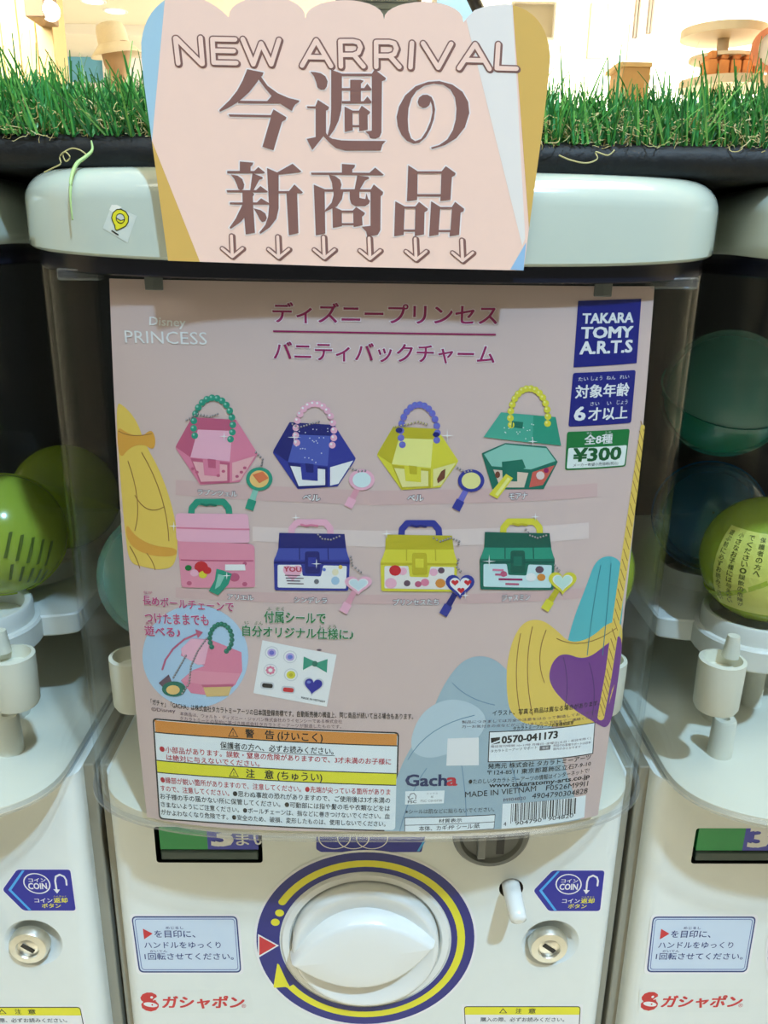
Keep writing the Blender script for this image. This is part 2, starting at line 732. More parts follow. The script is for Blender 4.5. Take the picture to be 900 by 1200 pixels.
# grey strips that close the gap to the next machine
o = obj('side_trim', box((CX + HX - 0.001, PY + 0.012, ZB), (CX + HX + 0.0055, PY + 0.2, ZT)), GAPM, mc)
bevel(o, 0.001)
o = obj('side_trim', box((CX - HX - 0.0055, PY + 0.012, ZB), (CX - HX + 0.001, PY + 0.2, ZT)), GAPM, mc)
bevel(o, 0.001)

# shoulder of the cabinet that carries the case, and the tray floor
TZ = Z0 - 0.2475
bm = bmesh.new()
pr = [(0.0025, Z0 - 0.2533), (0.001, Z0 - 0.2525), (0.0, Z0 - 0.2515), (0.0, TZ - 0.0005), (0.0008, TZ)]
loft(bm, [[(x, y, z) for x, y in plan(0.1285, 0.0535, 3.0, BACKY, inset=i)] for i, z in pr])
o = obj('tray_floor', fix_normals(bm), CREAM, mc)
smooth_by_angle(o, 40)

# dark inside walls behind the capsules
bm = bmesh.new()
add_box(bm, (CX - 0.138, 0.58, TZ), (CX + 0.138, 0.637, Z0 - 0.006))
o = obj('inner_back_wall', bm, DARKIN, mc)

# clear case
bm = bmesh.new()
CZ0, CZ1 = Z0 - 0.2462, Z0 - 0.004


def lean(y, z):
    return y - (0.0045 * (Z0 - 0.0115 - z) / 0.24 if y < YC else 0.0)


def tap(z):
    return 1.0 - 0.015 * (CZ1 - z) / (CZ1 - CZ0)


zs = [CZ0 + (CZ1 - CZ0) * i / 8 for i in range(9)]
rings = []
for z in zs:
    rings.append([(CX + (x - CX) * tap(z), lean(y, z), z) for x, y in plan(0.1333, 0.0570, 3.0, 0.579, 64)])
for z in reversed(zs):
    rings.append([(CX + (x - CX) * tap(z), lean(y, z), z) for x, y in plan(0.1333, 0.0570, 3.0, 0.579, 64, inset=0.0022)])
rings.append(rings[0])
vr = [[bm.verts.new(p) for p in r] for r in rings[:-1]]
vr.append(vr[0])
n = len(vr[0])
for r0, r1 in zip(vr, vr[1:]):
    for k in range(n):
        bm.faces.new((r0[k], r0[(k + 1) % n], r1[(k + 1) % n], r1[k]))
o = obj('clear_case', fix_normals(bm), CLEAR, mc)
smooth_by_angle(o, 40)

# foot flange of the case: a clear lip that stands out past the wall
bm = bmesh.new()
pr = [(0.0, CZ0 - 0.001), (-0.002, CZ0), (-0.002, CZ0 + 0.0016), (0.0, CZ0 + 0.0026)]
loft(bm, [[(x, lean(y, CZ0), z) for x, y in plan(0.1313, 0.0570, 3.0, 0.579, 64, inset=i)] for i, z in pr], False, False)
o = obj('case_lip', fix_normals(bm), CLEARTAB, mc)
smooth_by_angle(o, 50)

# navy collar between lid and case
bm = bmesh.new()
pr = [(0.0055, -0.0085), (0.004, -0.0085), (0.003, -0.0078), (0.003, 0.0)]
loft(bm, [[(x, y, Z0 + z + sag(y) * 0.6) for x, y in plan(0.1345, 0.0622, 3.1, BACKY, 64, inset=i)] for i, z in pr], False, False)
o = obj('navy_collar', fix_normals(bm), NAVY, mc)
smooth_by_angle(o, 50)
for sx, w in ((-0.108, 0.0075), (0.112, 0.009)):
    y = sup(sx, 0.1333, 0.0570, 3.0)
    bm = box((CX + sx - w, y - 0.002, Z0 - 0.0128), (CX + sx + w, y + 0.006, Z0 - 0.0085))
    o = obj('clear_tab', bm, CLEARTAB, mc)
    bevel(o, 0.001)

# lid
bm = bmesh.new()
rings = []
RT = 0.0115
pr = [(0.004, -0.0004, 1), (0.0012, -0.0002, 1), (0.0, 0.001, 1), (0.0, 0.004, 0.7)]
for i in range(0, 9):
    t = math.pi / 2 * i / 8
    pr.append((RT - RT * math.cos(t), LIDTOP - RT + RT * math.sin(t), 0.0))
for ins, z, k in pr:
    rings.append([(x, y, Z0 + z + sag(y) * k) for x, y in plan(0.1345, 0.0622, 3.2, BACKY, 64, inset=ins)])
loft(bm, rings)
o = obj('lid', fix_normals(bm), LIDW, mc)
smooth_by_angle(o, 50)

# clips that hold the card at the top
for px, py in ((176, 332), (712, 340)):
    p = at(px, py, 0.3)
    y = Card().Y(p.x, p.z)
    bm = box((p.x - 0.0033, y - 0.0016, p.z - 0.0026), (p.x + 0.0033, y - 0.0007, p.z + 0.0055))
    add_box(bm, (p.x - 0.005, y - 0.0016, p.z + 0.0035), (p.x + 0.005, y - 0.0007, p.z + 0.0075))
    o = obj('card_clip', bm, GREYP, mc)
    bevel(o, 0.0004, 2)

# turntable inside
TX, TY, TR = CX, 0.458, 0.118
DZ = Z0 - 0.187
bm = bmesh.new()
pr = [(0.001, DZ - 0.012), (0.0, DZ - 0.011), (0.0, DZ - 0.001), (0.001, DZ)]
loft(bm, [[(x, y + 0.045, z) for x, y in plan(0.123, 0.012, 2.6, 0.53, inset=i)] for i, z in pr])
for sx in (-1, 1):
    add_lathe(bm, [(0.0, -0.0122), (0.0295, -0.0122), (0.0305, -0.011), (0.0305, -0.001), (0.0295, 0.0002), (0.0, 0.0002)], (CX + sx * 0.0757, 0.386, DZ), (0, 0, 1), 40)
tt = obj('turntable', fix_normals(bm), mat('turntable_white', (224, 222, 212), 0.4, noise=0.03), mc)
smooth_by_angle(tt, 35)
CUPS = [(CX - 0.0757, 0.386), (CX + 0.0757, 0.386), (CX - 0.077, 0.456), (CX + 0.077, 0.456), (CX, 0.43), (CX, 0.50)]
for cx_, cy_ in CUPS:
    bm = bmesh.new()
    add_lathe(bm, [(0.023, 0), (0.027, 0), (0.027, 0.009), (0.0262, 0.010), (0.0245, 0.010), (0.023, 0.009), (0.023, 0)], (cx_, cy_, DZ - 0.0005), (0, 0, 1), 32)
    c_ = obj('cup_ring', fix_normals(bm), MATS['turntable_white'], tt)
    smooth_by_angle(c_, 40)
for a, r, h, rad in ((-140, 0.075, 0.05, 0.0058), (-40, 0.075, 0.05, 0.0058), (140, 0.09, 0.05, 0.0058), (40, 0.09, 0.05, 0.0058)):
    x, y = TX + r * math.cos(R(a)), TY + r * math.sin(R(a))
    bm = bmesh.new()
    add_tube(bm, [(x, y, TZ), (x, y, TZ + 0.03), (x, y, DZ - 0.012)], [rad, rad * 0.92, rad * 0.9], 20)
    add_tube(bm, [(x, y, DZ - 0.022), (x, y, DZ - 0.012)], [rad * 1.5, rad * 1.7], 20)
    obj('post', bm, CREAM, mc, smooth=True)
bm = bmesh.new()
add_lathe(bm, [(0.05, 0.0), (0.046, 0.006), (0.02, 0.022), (0.014, 0.05)], (TX, TY, TZ), (0, 0, 1), 48)
o = obj('hub', bm, CREAM, mc, smooth=True)
# outer cups on arms
for sx in (-1, 1):
    x, y = CX + sx * 0.111, 0.342
    bm = bmesh.new()
    add_lathe(bm, [(0.0, -0.026), (0.0095, -0.026), (0.0105, -0.024), (0.0108, -0.006), (0.0108, 0.0), (0.009, 0.0005), (0.0085, -0.006), (0, -0.006)], (x, y, DZ + 0.004), (0, 0, 1), 32)
    add_tube(bm, [(CX + sx * 0.075, 0.385, DZ - 0.008), (x, y, DZ - 0.012)], 0.005, 12)
    add_tube(bm, [(x - sx * 0.006, y + 0.005, DZ + 0.003), (x - sx * 0.006, y + 0.005, DZ + 0.014)], [0.0042, 0.0028], 12)
    o = obj('outer_cup', fix_normals(bm), CREAM, tt)
    smooth_by_angle(o, 40)
# short peg and screwed arm towards the front
for sx in (-1, 1):
    x, y = CX + sx * 0.096, 0.360
    bm = bmesh.new()
    add_lathe(bm, [(0.0062, 0), (0.0058, 0.02), (0.0052, 0.0212), (0.0024, 0.0212), (0.0022, 0.014), (0, 0.014)], (x, y, TZ), (0, 0, 1), 28)
    o = obj('peg', bm, CREAM, mc)
    smooth_by_angle(o, 40)
    x, y = CX + sx * 0.083, 0.395
    bm = bmesh.new()
    add_tube(bm, [(x - sx * 0.012, y + 0.045, TZ + 0.05), (x, y, TZ + 0.014)], 0.005, 14)
    add_lathe(bm, [(0.008, 0), (0.008, 0.012), (0.0072, 0.013), (0, 0.013)], (x, y, TZ), (0, 0, 1), 24)
    arm = obj('arm', fix_normals(bm), CREAM, mc)
    smooth_by_angle(arm, 40)
    bm = bmesh.new()
    add_lathe(bm, [(0.0034, 0), (0.0034, 0.001), (0.0022, 0.0022), (0, 0.0025)], (x, y, TZ + 0.013), (0, 0, 1), 18)
    obj('screw', bm, STEEL, arm, smooth=True)

# price window: recess, ledge, green and blue plates
bm = bmesh.new()
D = 0.012
for (x0, x1, z0, z1) in ((wl - 0.002, wl, wb, wt), (wr, wr + 0.002, wb, wt), (wl - 0.002, wr + 0.002, wb - 0.002, wb), (wl - 0.002, wr + 0.002, wt, wt + 0.002)):
    add_box(bm, (x0, PY + 0.0002, z0), (x1, PY + D, z1))
add_box(bm, (wl - 0.002, PY + D - 0.001, wb - 0.002), (wr + 0.002, PY + D + 0.001, wt + 0.002))
pw = obj('price_window', bm, mat('window_black', (16, 18, 18), 0.35), mc)
# plates measured on the right-hand neighbour, where the whole window shows
wx = wl + 0.0022
gx = wl + (wr - wl) * 0.485
zm = wb + (wt - wb) * 0.33
o = obj('green_plate', box((wx, PY + 0.0012, zm), (gx, PY + D - 0.0005, wt - 0.001)), mat('plate_green', (40, 160, 84), 0.35), pw, label='green plate')
o = obj('blue_plate', box((gx, PY + 0.0012, zm), (wr - 0.0022, PY + D - 0.0005, wt - 0.001)), mat('plate_blue', (66, 72, 190), 0.35), pw, label='blue plate with a price in coins')
o = obj('ledge', box((wx, PY + 0.0006, wb + 0.001), (wr - 0.0022, PY + D - 0.0005, zm - 0.0006)), mat('ledge_green_reflection', (52, 72, 64), 0.3), pw)  # dark green puts the plate's reflection into the ledge colour
bevel(o, 0.0008, 2)
pl = Plane(PY + 0.0062)
A = Art(pl)


class UV(Plane):
    """same plane, drawn in metres"""
    def uv(self, x, z):
        return (x, z)


A = Art(UV(PY + 0.0010))
hz = wt - zm
A.text('3', gx + 0.003, zm + 0.0025, gx + 0.0125, zm + 0.0025, zm + hz * 0.98, INK['white'], 1, off=0.055)
A.text('まい', gx + 0.0148, zm + 0.0028, gx + 0.0315, zm + 0.0028, zm + hz * 0.66, INK['white'], 1, off=0.02)
A.build('coin_count_print', pw)

# coin slot: grey disc with a ridge and a slot
bm = bmesh.new()
AX = (0, -1, 0)
add_lathe(bm, [(RC + 0.0004, -0.004), (RC + 0.0004, 0.0015), (RC - 0.001, 0.003), (RC - 0.003, 0.0032), (RC - 0.0045, 0.0012), (0.0, 0.0012)], (cs.x, PY, cs.z), AX, 48)
o = obj('coin_slot', fix_normals(bm), GREYP, mc)
smooth_by_angle(o, 40)
q = at(578, 990, PY)
s1 = obj('slot_bar', box((q.x - 0.0085, PY - 0.0045, cs.z - 0.013), (q.x - 0.0045, PY - 0.001, cs.z + 0.013)), mat('slot_bar_grey', (128, 130, 126), 0.35), o)
bevel(s1, 0.0006, 2)
s2 = obj('slot_opening', box((q.x + 0.0015, PY - 0.0016, cs.z - 0.012), (q.x + 0.0055, PY - 0.001, cs.z + 0.012)), BLACKP, o)

# coin return lever
bm = bmesh.new()
add_lathe(bm, [(RV, 0.0), (RV, -0.014), (0, -0.014)], (lv.x, PY, lv.z), AX, 24)
lh = obj('lever_socket', bm, mat('socket_dark', (70, 62, 54), 0.6), mc, smooth=True)
tip = Vector((lv.x + 0.0012, PY - 0.0265, lv.z + 0.0035))
tip2 = Vector((lv.x + 0.0016, PY - 0.0235, lv.z + 0.0005))
bm = bmesh.new()
add_tube(bm, [(lv.x, PY + 0.010, lv.z + 0.001), (lv.x, PY - 0.006, lv.z + 0.0005), (lv.x + 0.001, PY - 0.014, lv.z - 0.003), (lv.x + 0.0013, PY - 0.0172, lv.z - 0.004), (lv.x + 0.0013, PY - 0.0182, lv.z - 0.0044)], [0.0048, 0.0047, 0.0045, 0.0041, 0.002], 20)
obj('coin_return_lever', bm, DIAL, mc)

# lock: dished recess, steel collar, plug with keyhole
bm = bmesh.new()
add_lathe(bm, [(RL, 0.0), (RL - 0.0008, -0.0004), (RL - 0.004, -0.005), (0.009, -0.0065), (0, -0.0065)], (lk.x, PY, lk.z), AX, 48)
lr = obj('lock_recess', bm, PW, mc, smooth=True)
for p in lr.data.polygons:
    p.flip()
lc = (lk.x - 0.0015, PY + 0.0012, lk.z)
bm = bmesh.new()
add_lathe(bm, [(0.0106, 0.0), (0.0106, 0.0035), (0.0097, 0.0052), (0.0062, 0.0056), (0.0056, 0.0046), (0.0056, 0.003)], lc, AX, 48)
lo_ = obj('lock', fix_normals(bm), STEEL, mc)
smooth_by_angle(lo_, 40)
bm = bmesh.new()
add_lathe(bm, [(0.0056, 0.002), (0.0056, 0.0042), (0.005, 0.0046), (0, 0.0046)], lc, AX, 36)
pg = obj('plug', fix_normals(bm), mat('lock_plug', (235, 234, 226), 0.3, metal=1.0), lo_)
smooth_by_angle(pg, 40)
bm = bmesh.new()
add_box(bm, (-0.0038, -0.0005, -0.0011), (0.0038, 0.0005, 0.0011))
bmesh.ops.rotate(bm, verts=bm.verts, cent=(0, 0, 0), matrix=Matrix.Rotation(R(38), 3, 'Y'))
bmesh.ops.translate(bm, verts=bm.verts, vec=(lc[0], lc[1] - 0.0046, lc[2]))
obj('keyhole', bm, BLACKP, pg)

# dial: dished bezel, round body, raised lens-shaped grip
bm = bmesh.new()
add_lathe(bm, [(RK, 0.0), (RK - 0.0012, 0.0012), (RK - 0.0045, 0.0012), (RK - 0.0055, 0.0), (RK - 0.006, -0.004), (0.03, -0.004)], (kc.x, PY, kc.z), AX, 72)
bz = obj('dial_bezel', fix_normals(bm), DIAL, mc)
smooth_by_angle(bz, 40)
bm = bmesh.new()
RD = 0.0415 * PS
add_lathe(bm, [(RD, -0.004), (RD, 0.0045), (RD - 0.0006, 0.0060), (RD - 0.0018, 0.0070), (RD - 0.0032, 0.0070), (RD - 0.006, 0.0060), (0.025, 0.0040), (0.0, 0.0035)], (kc.x, PY, kc.z), AX, 72)
dl = obj('dial', fix_normals(bm), DIAL, mc)
smooth_by_angle(dl, 50)
bm = bmesh.new()
TLT = R(9)


def lens(L, hgt, y, tilt=R(4), n=40, p=1.15):
    out = []
    L, hgt = L * PS, hgt * PS
    for k in range(n):
        t = 2 * math.pi * k / n
        c, s = math.cos(t), math.sin(t)
        x = L * c
        z = hgt * math.copysign(max(0.0, 1 - abs(c) ** 2.05) ** 1.0, s)
        X = x * math.cos(tilt) - z * math.sin(tilt)
        Zz = x * math.sin(tilt) + z * math.cos(tilt)
        out.append((kc.x + X - 0.0015, y, kc.z + Zz + 0.0018))
    return out


rings = [lens(0.0418, 0.0275, PY - 0.0030, TLT), lens(0.0412, 0.0262, PY - 0.0060, TLT), lens(0.0405, 0.0240, PY - 0.0090, TLT), lens(0.0398, 0.0228, PY - 0.0112, TLT), lens(0.0388, 0.0217, PY - 0.0122, TLT), lens(0.0372, 0.0203, PY - 0.0127, TLT), lens(0.02, 0.011, PY - 0.0131, TLT), lens(0.004, 0.002, PY - 0.0132, TLT)]
loft(bm, rings)
gr = obj('grip', fix_normals(bm), DIAL, dl)
smooth_by_angle(gr, 60)
bm = box((kc.x - 0.0008, PY - 0.004, kc.z - RD - 0.0022), (kc.x + 0.0008, PY - 0.0008, kc.z - RD + 0.0005))
obj('pointer_nub', bm, DIAL, dl)

# ---- stickers on the front panel
C0 = (428.5, 1103)
K = 0.7585


def ringpt(r, deg, c=(427.5, 1103)):
    """point on the dial decal: r in px across, measured on the panel itself"""
    u = kc.x + r * PS / 2063.0 * math.cos(R(deg))
    v = kc.z + r * PS / 2063.0 * math.sin(R(deg))
    return (u, v)


P2 = UV(PY - 0.0002)
A = Art(P2)
NV = INK['navy']
N = 96
A.polyuv([ringpt(131, 360 * k / N) for k in range(N)], INK['white'], 1, [[ringpt(101, 360 * k / N) for k in range(N)]])
A.polyuv([ringpt(128, 360 * k / N) for k in range(N)], NV, 2, [[ringpt(101, 360 * k / N) for k in range(N)]])


def arc(r0, r1, a0, a1, m, lay, n=60):
    P = [ringpt(r1, a0 + (a1 - a0) * k / n) for k in range(n + 1)] + [ringpt(r0, a1 + (a0 - a1) * k / n) for k in range(n + 1)]
    A.polyuv(P, m, lay)


YL = INK['yellow']
arc(108, 117, 149, -143, YL, 3)
def pp(*px):
    return [panel.uv(*p) for p in px]


def spot(x, y, r, lay):
    u, v = panel.uv(x, y)
    r = r * PS / 2063
    A.polyuv([(u + r * math.cos(2 * math.pi * k / 20), v + r * math.sin(2 * math.pi * k / 20)) for k in range(20)], YL, lay)


q = ringpt(112.5, 149)
A.polyuv([(q[0] + 4.5 * PS / 2063 * math.cos(2 * math.pi * k / 16), q[1] + 4.5 * PS / 2063 * math.sin(2 * math.pi * k / 16)) for k in range(16)], YL, 4)
spot(327.7, 1069.3, 5.2, 4)
spot(322.7, 1080.2, 5.2, 4)
A.polyuv(pp((325, 1128.5), (327, 1129.5), (336, 1149), (341, 1158), (334, 1156), (321.5, 1157), (320.6, 1155)), YL, 3.5)
A.polyuv(pp((302.5, 1094), (327, 1107.5), (302.5, 1122)), INK['white'], 3)
A.polyuv(pp((304, 1096.5), (324, 1107.5), (304, 1119)), INK['red'], 4)
A.build('dial_decal', mc)

A = Art(panel)
# turning instructions
q4 = [(154, 1073.5), (278, 1073.5), (283, 1139.5), (163, 1139.5)]
A.quad([(151.5, 1071), (280.5, 1071), (286, 1142), (160, 1142)], INK['white'], 1, 6)
A.quad(q4, ink('sticker_blue_white', (206, 220, 236)), 2, 6)
A.frame(q4, ink('sticker_navy', (34, 52, 120)), 3, 6, 1.6)
A.frame([(157.5, 1076.5), (275, 1076.5), (279.5, 1136.5), (166, 1136.5)], ink('sticker_navy_light', (90, 110, 170)), 3, 4, 0.8)
T = MATS['ink_sticker_navy']
A.poly([(167.5, 1088), (179, 1093.8), (169, 1100.5)], INK['red'], 4)
A.text('を目印に、', 181.5, 1098.5, 229, 1098.5, 1090, T, 4, off=0.012)
A.text('めじるし', 194.5, 1088.5, 215, 1088.5, 1086.5 - 1, T, 4, off=0.01)
A.text('ハンドルをゆっくり', 169.5, 1111, 259, 1111, 1103.5, T, 4, off=0.008)
A.text('かいてん', 176, 1115.7, 196, 1115.7, 1113, T, 4, off=0.01)
A.text('1回転させてください。', 170, 1124.5, 274, 1124.5, 1116.5, T, 4, off=0.01)
A.build('instruction_sticker', mc)

A = Art(panel)
# capsule toy mark
Rd = ink('mark_red', (206, 38, 40))
A.quad([(160, 1160), (293, 1160), (297, 1187), (165, 1187)], ink('sticker_clear_white', (228, 231, 224)), 1)
A.poly([(164.5, 1169), (167, 1165), (172, 1163), (178, 1163), (183, 1165.5), (184, 1168), (181, 1170), (179, 1172), (183, 1173.5), (186, 1176.5), (186, 1180), (183, 1183.5), (177, 1185.3), (171, 1184), (166.5, 1181), (165.5, 1176.5), (168, 1174), (165.5, 1172)], Rd, 2)
A.ell(177.8, 1168.6, 1.7, 1.5, INK['white'], 3, 12)
A.ell(181.5, 1172.8, 1.4, 1.2, Rd, 3, 10)
A.ell(176.5, 1177.2, 8.3, 2.7, INK['white'], 3, 18, rot=R(8))
A.ell(178.5, 1177.3, 1.0, 1.0, Rd, 4, 10)
A.text('ガシャポン', 190.5, 1181.5, 285, 1181.5, 1167, Rd, 2, off=0.045, skew=0.12)
A.text('®', 283, 1181, 288.5, 1181, 1176.5, Rd, 2)
A.build('maker_mark_sticker', mc)

A = Art(panel)
# coin return sticker (arrow-shaped)
pts = rr([(625, 1043.5), (647.5, 1020), (708.5, 1020), (703, 1067.5), (643, 1067.5)], 3.5, 4)
pts2 = [(666 + (x - 666) * 1.035, 1044 + (y - 1044) * 1.06) for x, y in pts]
A.poly(pts2, INK['white'], 1)
A.poly(pts, INK['blue'], 2)
cy = ink('cyan_line', (70, 170, 236))
A.poly([(653, 1021), (656, 1021), (635.3, 1043.5), (652.5, 1066.8), (649.2, 1066.8), (631.7, 1043.5)], cy, 3)
A.ell(666.3, 1036, 15.4, 12.0, INK['white'], 3, 36, hole=0.9)
A.text('コイン', 657.5, 1034.2, 677, 1034.2, 1030, INK['white'], 3, off=0.03)
A.text('COIN', 655.5, 1042.5, 676.5, 1042.5, 1035.6, INK['white'], 3, off=0.04)
A.stroke([(687, 1044), (688, 1033), (690, 1028), (695, 1025.8), (699.5, 1028), (700.8, 1032), (700, 1037.5)], 2.1, INK['white'], 3)
A.poly([(683.5, 1042.5), (691, 1043), (686.7, 1047.6)], INK['white'], 4)
A.text('コイン', 658.5, 1058, 679, 1058, 1053.2, INK['white'], 3, off=0.02)
A.text('返却', 680.5, 1058.3, 696, 1058.3, 1052.5, YL, 3, off=0.03)
A.text('へんきゃく', 681.5, 1051.8, 696, 1051.8, 1050, YL, 3)
A.text('ボタン', 665.5, 1064.2, 687, 1064.2, 1059.2, YL, 3, off=0.02)
A.build('coin_return_sticker', mc)

A = Art(panel)
# caution sticker at the foot
A.quad([(541, 1177), (683, 1177), (681, 1225), (543, 1225)], INK['white'], 1)
q4 = [(543.5, 1179), (680.5, 1179), (678, 1224), (546, 1224)]
A.frame(q4, INK['black'], 3, 4, 1.0)
A.quad([(544, 1179.6), (680, 1179.6), (679.3, 1189), (544.6, 1189)], YL, 2, 1)
A.poly([(589.5, 1181.2), (594.3, 1187), (584.8, 1187)], INK['black'], 3)
A.poly([(589.5, 1182.6), (592.7, 1186.4), (586.4, 1186.4)], YL, 4)
A.text('注', 604, 1187.3, 611, 1187.3, 1181.6, INK['black'], 3, off=0.02)
A.text('意', 619, 1187.3, 627.5, 1187.3, 1181.6, INK['black'], 3, off=0.02)
A.text('購入の際、必ずお読みください。', 563, 1197, 661, 1197, 1192, INK['black'], 3, off=0.01)
A.build('caution_sticker', mc)

A = Art(panel)
# blue strip under the case edge
A.poly(rr([(371, 955), (504, 955), (494, 998.5), (376, 998.5), (370.5, 995)], 2), INK['blue'], 1)
for x in (392, 414, 436):
    A.ell(x, 982, 19, 13, INK['white'], 2, 36, hole=0.93)
A.poly([(496, 985), (499, 985), (491.5, 997.5), (488.5, 997.5)], cy, 2)
A.build('coin_strip_sticker', mc)

# small pin sticker on the lid
lf = LidFace()
lf.bend = 0.004
A = Art(lf)
A.poly([(131, 240), (160.5, 253), (149.5, 284.5), (120.5, 267.5)], ink('sticker_film', (206, 214, 206)), 1)
A.poly([(131, 240), (128, 246), (133, 249.5), (143, 243), (137, 240)], ink('sticker_peel', (236, 236, 226)), 2)
P = [(131, 255), (132.5, 249.5), (137, 245.5), (142, 245.2), (147.5, 248), (150.8, 253.5), (150.5, 260), (147.5, 265), (142.5, 267.5), (139.5, 269), (137, 270), (135.2, 268.5), (134.8, 264.5), (132.5, 260)]
A.poly(P, ink('pin_yellow', (226, 218, 50)), 3)
A.stroke(P, 1.0, INK['black'], 4, closed=True)
A.ell(141.3, 256, 5.3, 6.0, INK['black'], 5, 24, rot=R(-20))
A.ell(141.3, 256, 4.4, 5.1, ink('pin_grey', (206, 210, 200)), 6, 24, rot=R(-20))
A.poly([(137.2, 256), (142, 258.8), (145.6, 257.8), (144.5, 260.4), (141.3, 261.2), (138, 259.3)], MATS['ink_pin_yellow'], 7)
A.stroke([(137, 255.6), (141.5, 258.4), (146, 257.4)], 0.9, INK['black'], 8)
A.stroke([(131.5, 270.5), (138.5, 275)], 1.5, INK['black'], 4)
PIN = A.build('lid_sticker', mc, label='clear square sticker with a yellow pin mark')


# ------------------------------------------------------------------ copies of the machine left and right
def copy_tree(o, parent=None, skip=()):
    c = o.copy()
    COL.objects.link(c)
    if parent is not None:
        c.parent = parent
    for ch in list(o.children):
        if ch not in skip:
            copy_tree(ch, c, skip)
    return c


ml = copy_tree(mc, skip=(PIN,))
ml.location.x -= PITCHX
ml['label'] = 'white capsule machine left of the middle one, yellow-green capsules in its case'
mr = copy_tree(mc, skip=(PIN,))
mr.location.x += PITCHX
mr['label'] = 'white capsule machine right of the middle one, teal and blue capsules in its case'

# ------------------------------------------------------------------ display card in the case
cs_ = Card()
tl, tr_ = cs_.uv(128, 326), cs_.uv(767, 336)
bl, br_ = cs_.uv(173, 967), cs_.uv(700, 961)
u0, u1 = (tl[0] + bl[0]) / 2, (tr_[0] + br_[0]) / 2
v1, v0 = (tl[1] + tr_[1]) / 2, Z0 - 0.2455
cs_.vmin = v0 + 0.0002
card = thing('display_card', 'pink printed card with eight little bags, bent behind the clear case of the middle machine', 'display card', ((u0 + u1) / 2, cs_.Y((u0 + u1) / 2, v0), v0))
bm = bmesh.new()
n, mz = 48, 12
G = {}
for side, d in ((0, 0.0), (1, -0.0006)):
    for i in range(n + 1):
        for j in range(mz + 1):
            u = tl[0] + (tr_[0] - tl[0]) * i / n
            ub = bl[0] + (br_[0] - bl[0]) * i / n
            f = j / mz
            uu = ub + (u - ub) * f + 0.0024 * 4 * f * (1 - f) * (2 * i / n - 1)
            G[side, i, j] = bm.verts.new(cs_.pt(uu, v0 + (v1 - v0) * f, d))
for side in (0, 1):
    for i in range(n):
        for j in range(mz):
            q = [G[side, i, j], G[side, i + 1, j], G[side, i + 1, j + 1], G[side, i, j + 1]]
            bm.faces.new(q if side == 0 else q[::-1])
for i in range(n):
    bm.faces.new([G[0, i, 0], G[1, i, 0], G[1, i + 1, 0], G[0, i + 1, 0]])
    bm.faces.new([G[0, i, mz], G[0, i + 1, mz], G[1, i + 1, mz], G[1, i, mz]])
for j in range(mz):
    bm.faces.new([G[0, 0, j], G[0, 0, j + 1], G[1, 0, j + 1], G[1, 0, j]])
    bm.faces.new([G[0, n, j], G[1, n, j], G[1, n, j + 1], G[0, n, j + 1]])
o = obj('sheet', fix_normals(bm), PAPERPINK, card)
smooth_by_angle(o, 40)

I = INK
def smooth2(P, it=3):
    for _ in range(it):
        Q = []
        for p, q in zip(P, P[1:] + P[:1]):
            Q += [(p[0] * .75 + q[0] * .25, p[1] * .75 + q[1] * .25), (p[0] * .25 + q[0] * .75, p[1] * .25 + q[1] * .75)]
        P = Q
    return P


# soft colour waves where the printed figures stand (the figures themselves are left out)
def folds(A, lines, m, lay, w=1.0):
    for L in lines:
        A.stroke(bezline(L), w, m, 2.4, cap=False)


def bezline(L, n=8):
    if len(L) == 3:
        p0, p1, p2 = L
        return [((1 - t) ** 2 * p0[0] + 2 * t * (1 - t) * p1[0] + t * t * p2[0], (1 - t) ** 2 * p0[1] + 2 * t * (1 - t) * p1[1] + t * t * p2[1]) for t in [i / n for i in range(n + 1)]]
    return L


FOLD = ink('fold_brown', (160, 112, 56))
A = Art(cs_)
A.poly(smooth2([(135, 470), (146, 476), (160, 492), (170, 520), (186, 548), (200, 585), (209, 628), (206, 664), (186, 668), (168, 664), (152, 660), (147, 630), (141, 560)]), I['gold'], 1)
A.poly(smooth2([(136, 498), (150, 508), (166, 512), (178, 502), (183, 516), (180, 528), (168, 520), (152, 524), (140, 540)]), I['gold2'], 2)
A.poly(smooth2([(148, 612), (158, 628), (180, 640), (208, 642), (207, 652), (180, 652), (158, 644), (148, 630)]), I['gold2'], 2)
folds(A, [[(150, 540), (168, 590), (158, 622)], [(166, 530), (196, 580), (198, 634)], [(158, 580), (172, 606), (192, 594)], [(152, 640), (160, 652), (164, 666)], [(172, 648), (180, 658), (182, 668)], [(139, 505), (154, 514), (178, 508)]], FOLD, 4)
A.build('gold_drape_print', card)
WF = ink('fold_blue', (112, 146, 170))
A = Art(cs_)
A.poly(smooth2([(449, 986), (452, 960), (463, 915), (478, 880), (500, 850), (520, 800), (545, 770), (575, 768), (600, 790), (622, 815), (648, 850), (662, 900), (676, 940), (683, 975), (600, 986), (520, 990)]), I['waveblue'], 1)
A.poly(smooth2([(478, 878), (490, 838), (520, 818), (552, 822), (572, 840), (562, 866), (530, 882), (500, 890)]), ink('wave_blue_pale', (190, 208, 216)), 2)
folds(A, [[(478, 890), (500, 850), (556, 838)], [(500, 900), (478, 930), (466, 984)], [(540, 890), (548, 940), (546, 984)], [(590, 870), (612, 930), (618, 980)], [(530, 800), (548, 820), (580, 826)]], WF, 4)
A.build('blue_drape_print', card)
A = Art(cs_)
A.poly(smooth2([(660, 776), (670, 730), (688, 684), (698, 656), (716, 650), (730, 660), (731, 700), (727, 740), (722, 772), (690, 780)]), I['waveteal'], 1)
folds(A, [[(704, 662), (694, 710), (688, 768)], [(716, 660), (712, 710), (706, 768)]], ink('fold_teal', (48, 130, 140)), 4)
A.build('teal_drape_print', card)
A = Art(cs_)
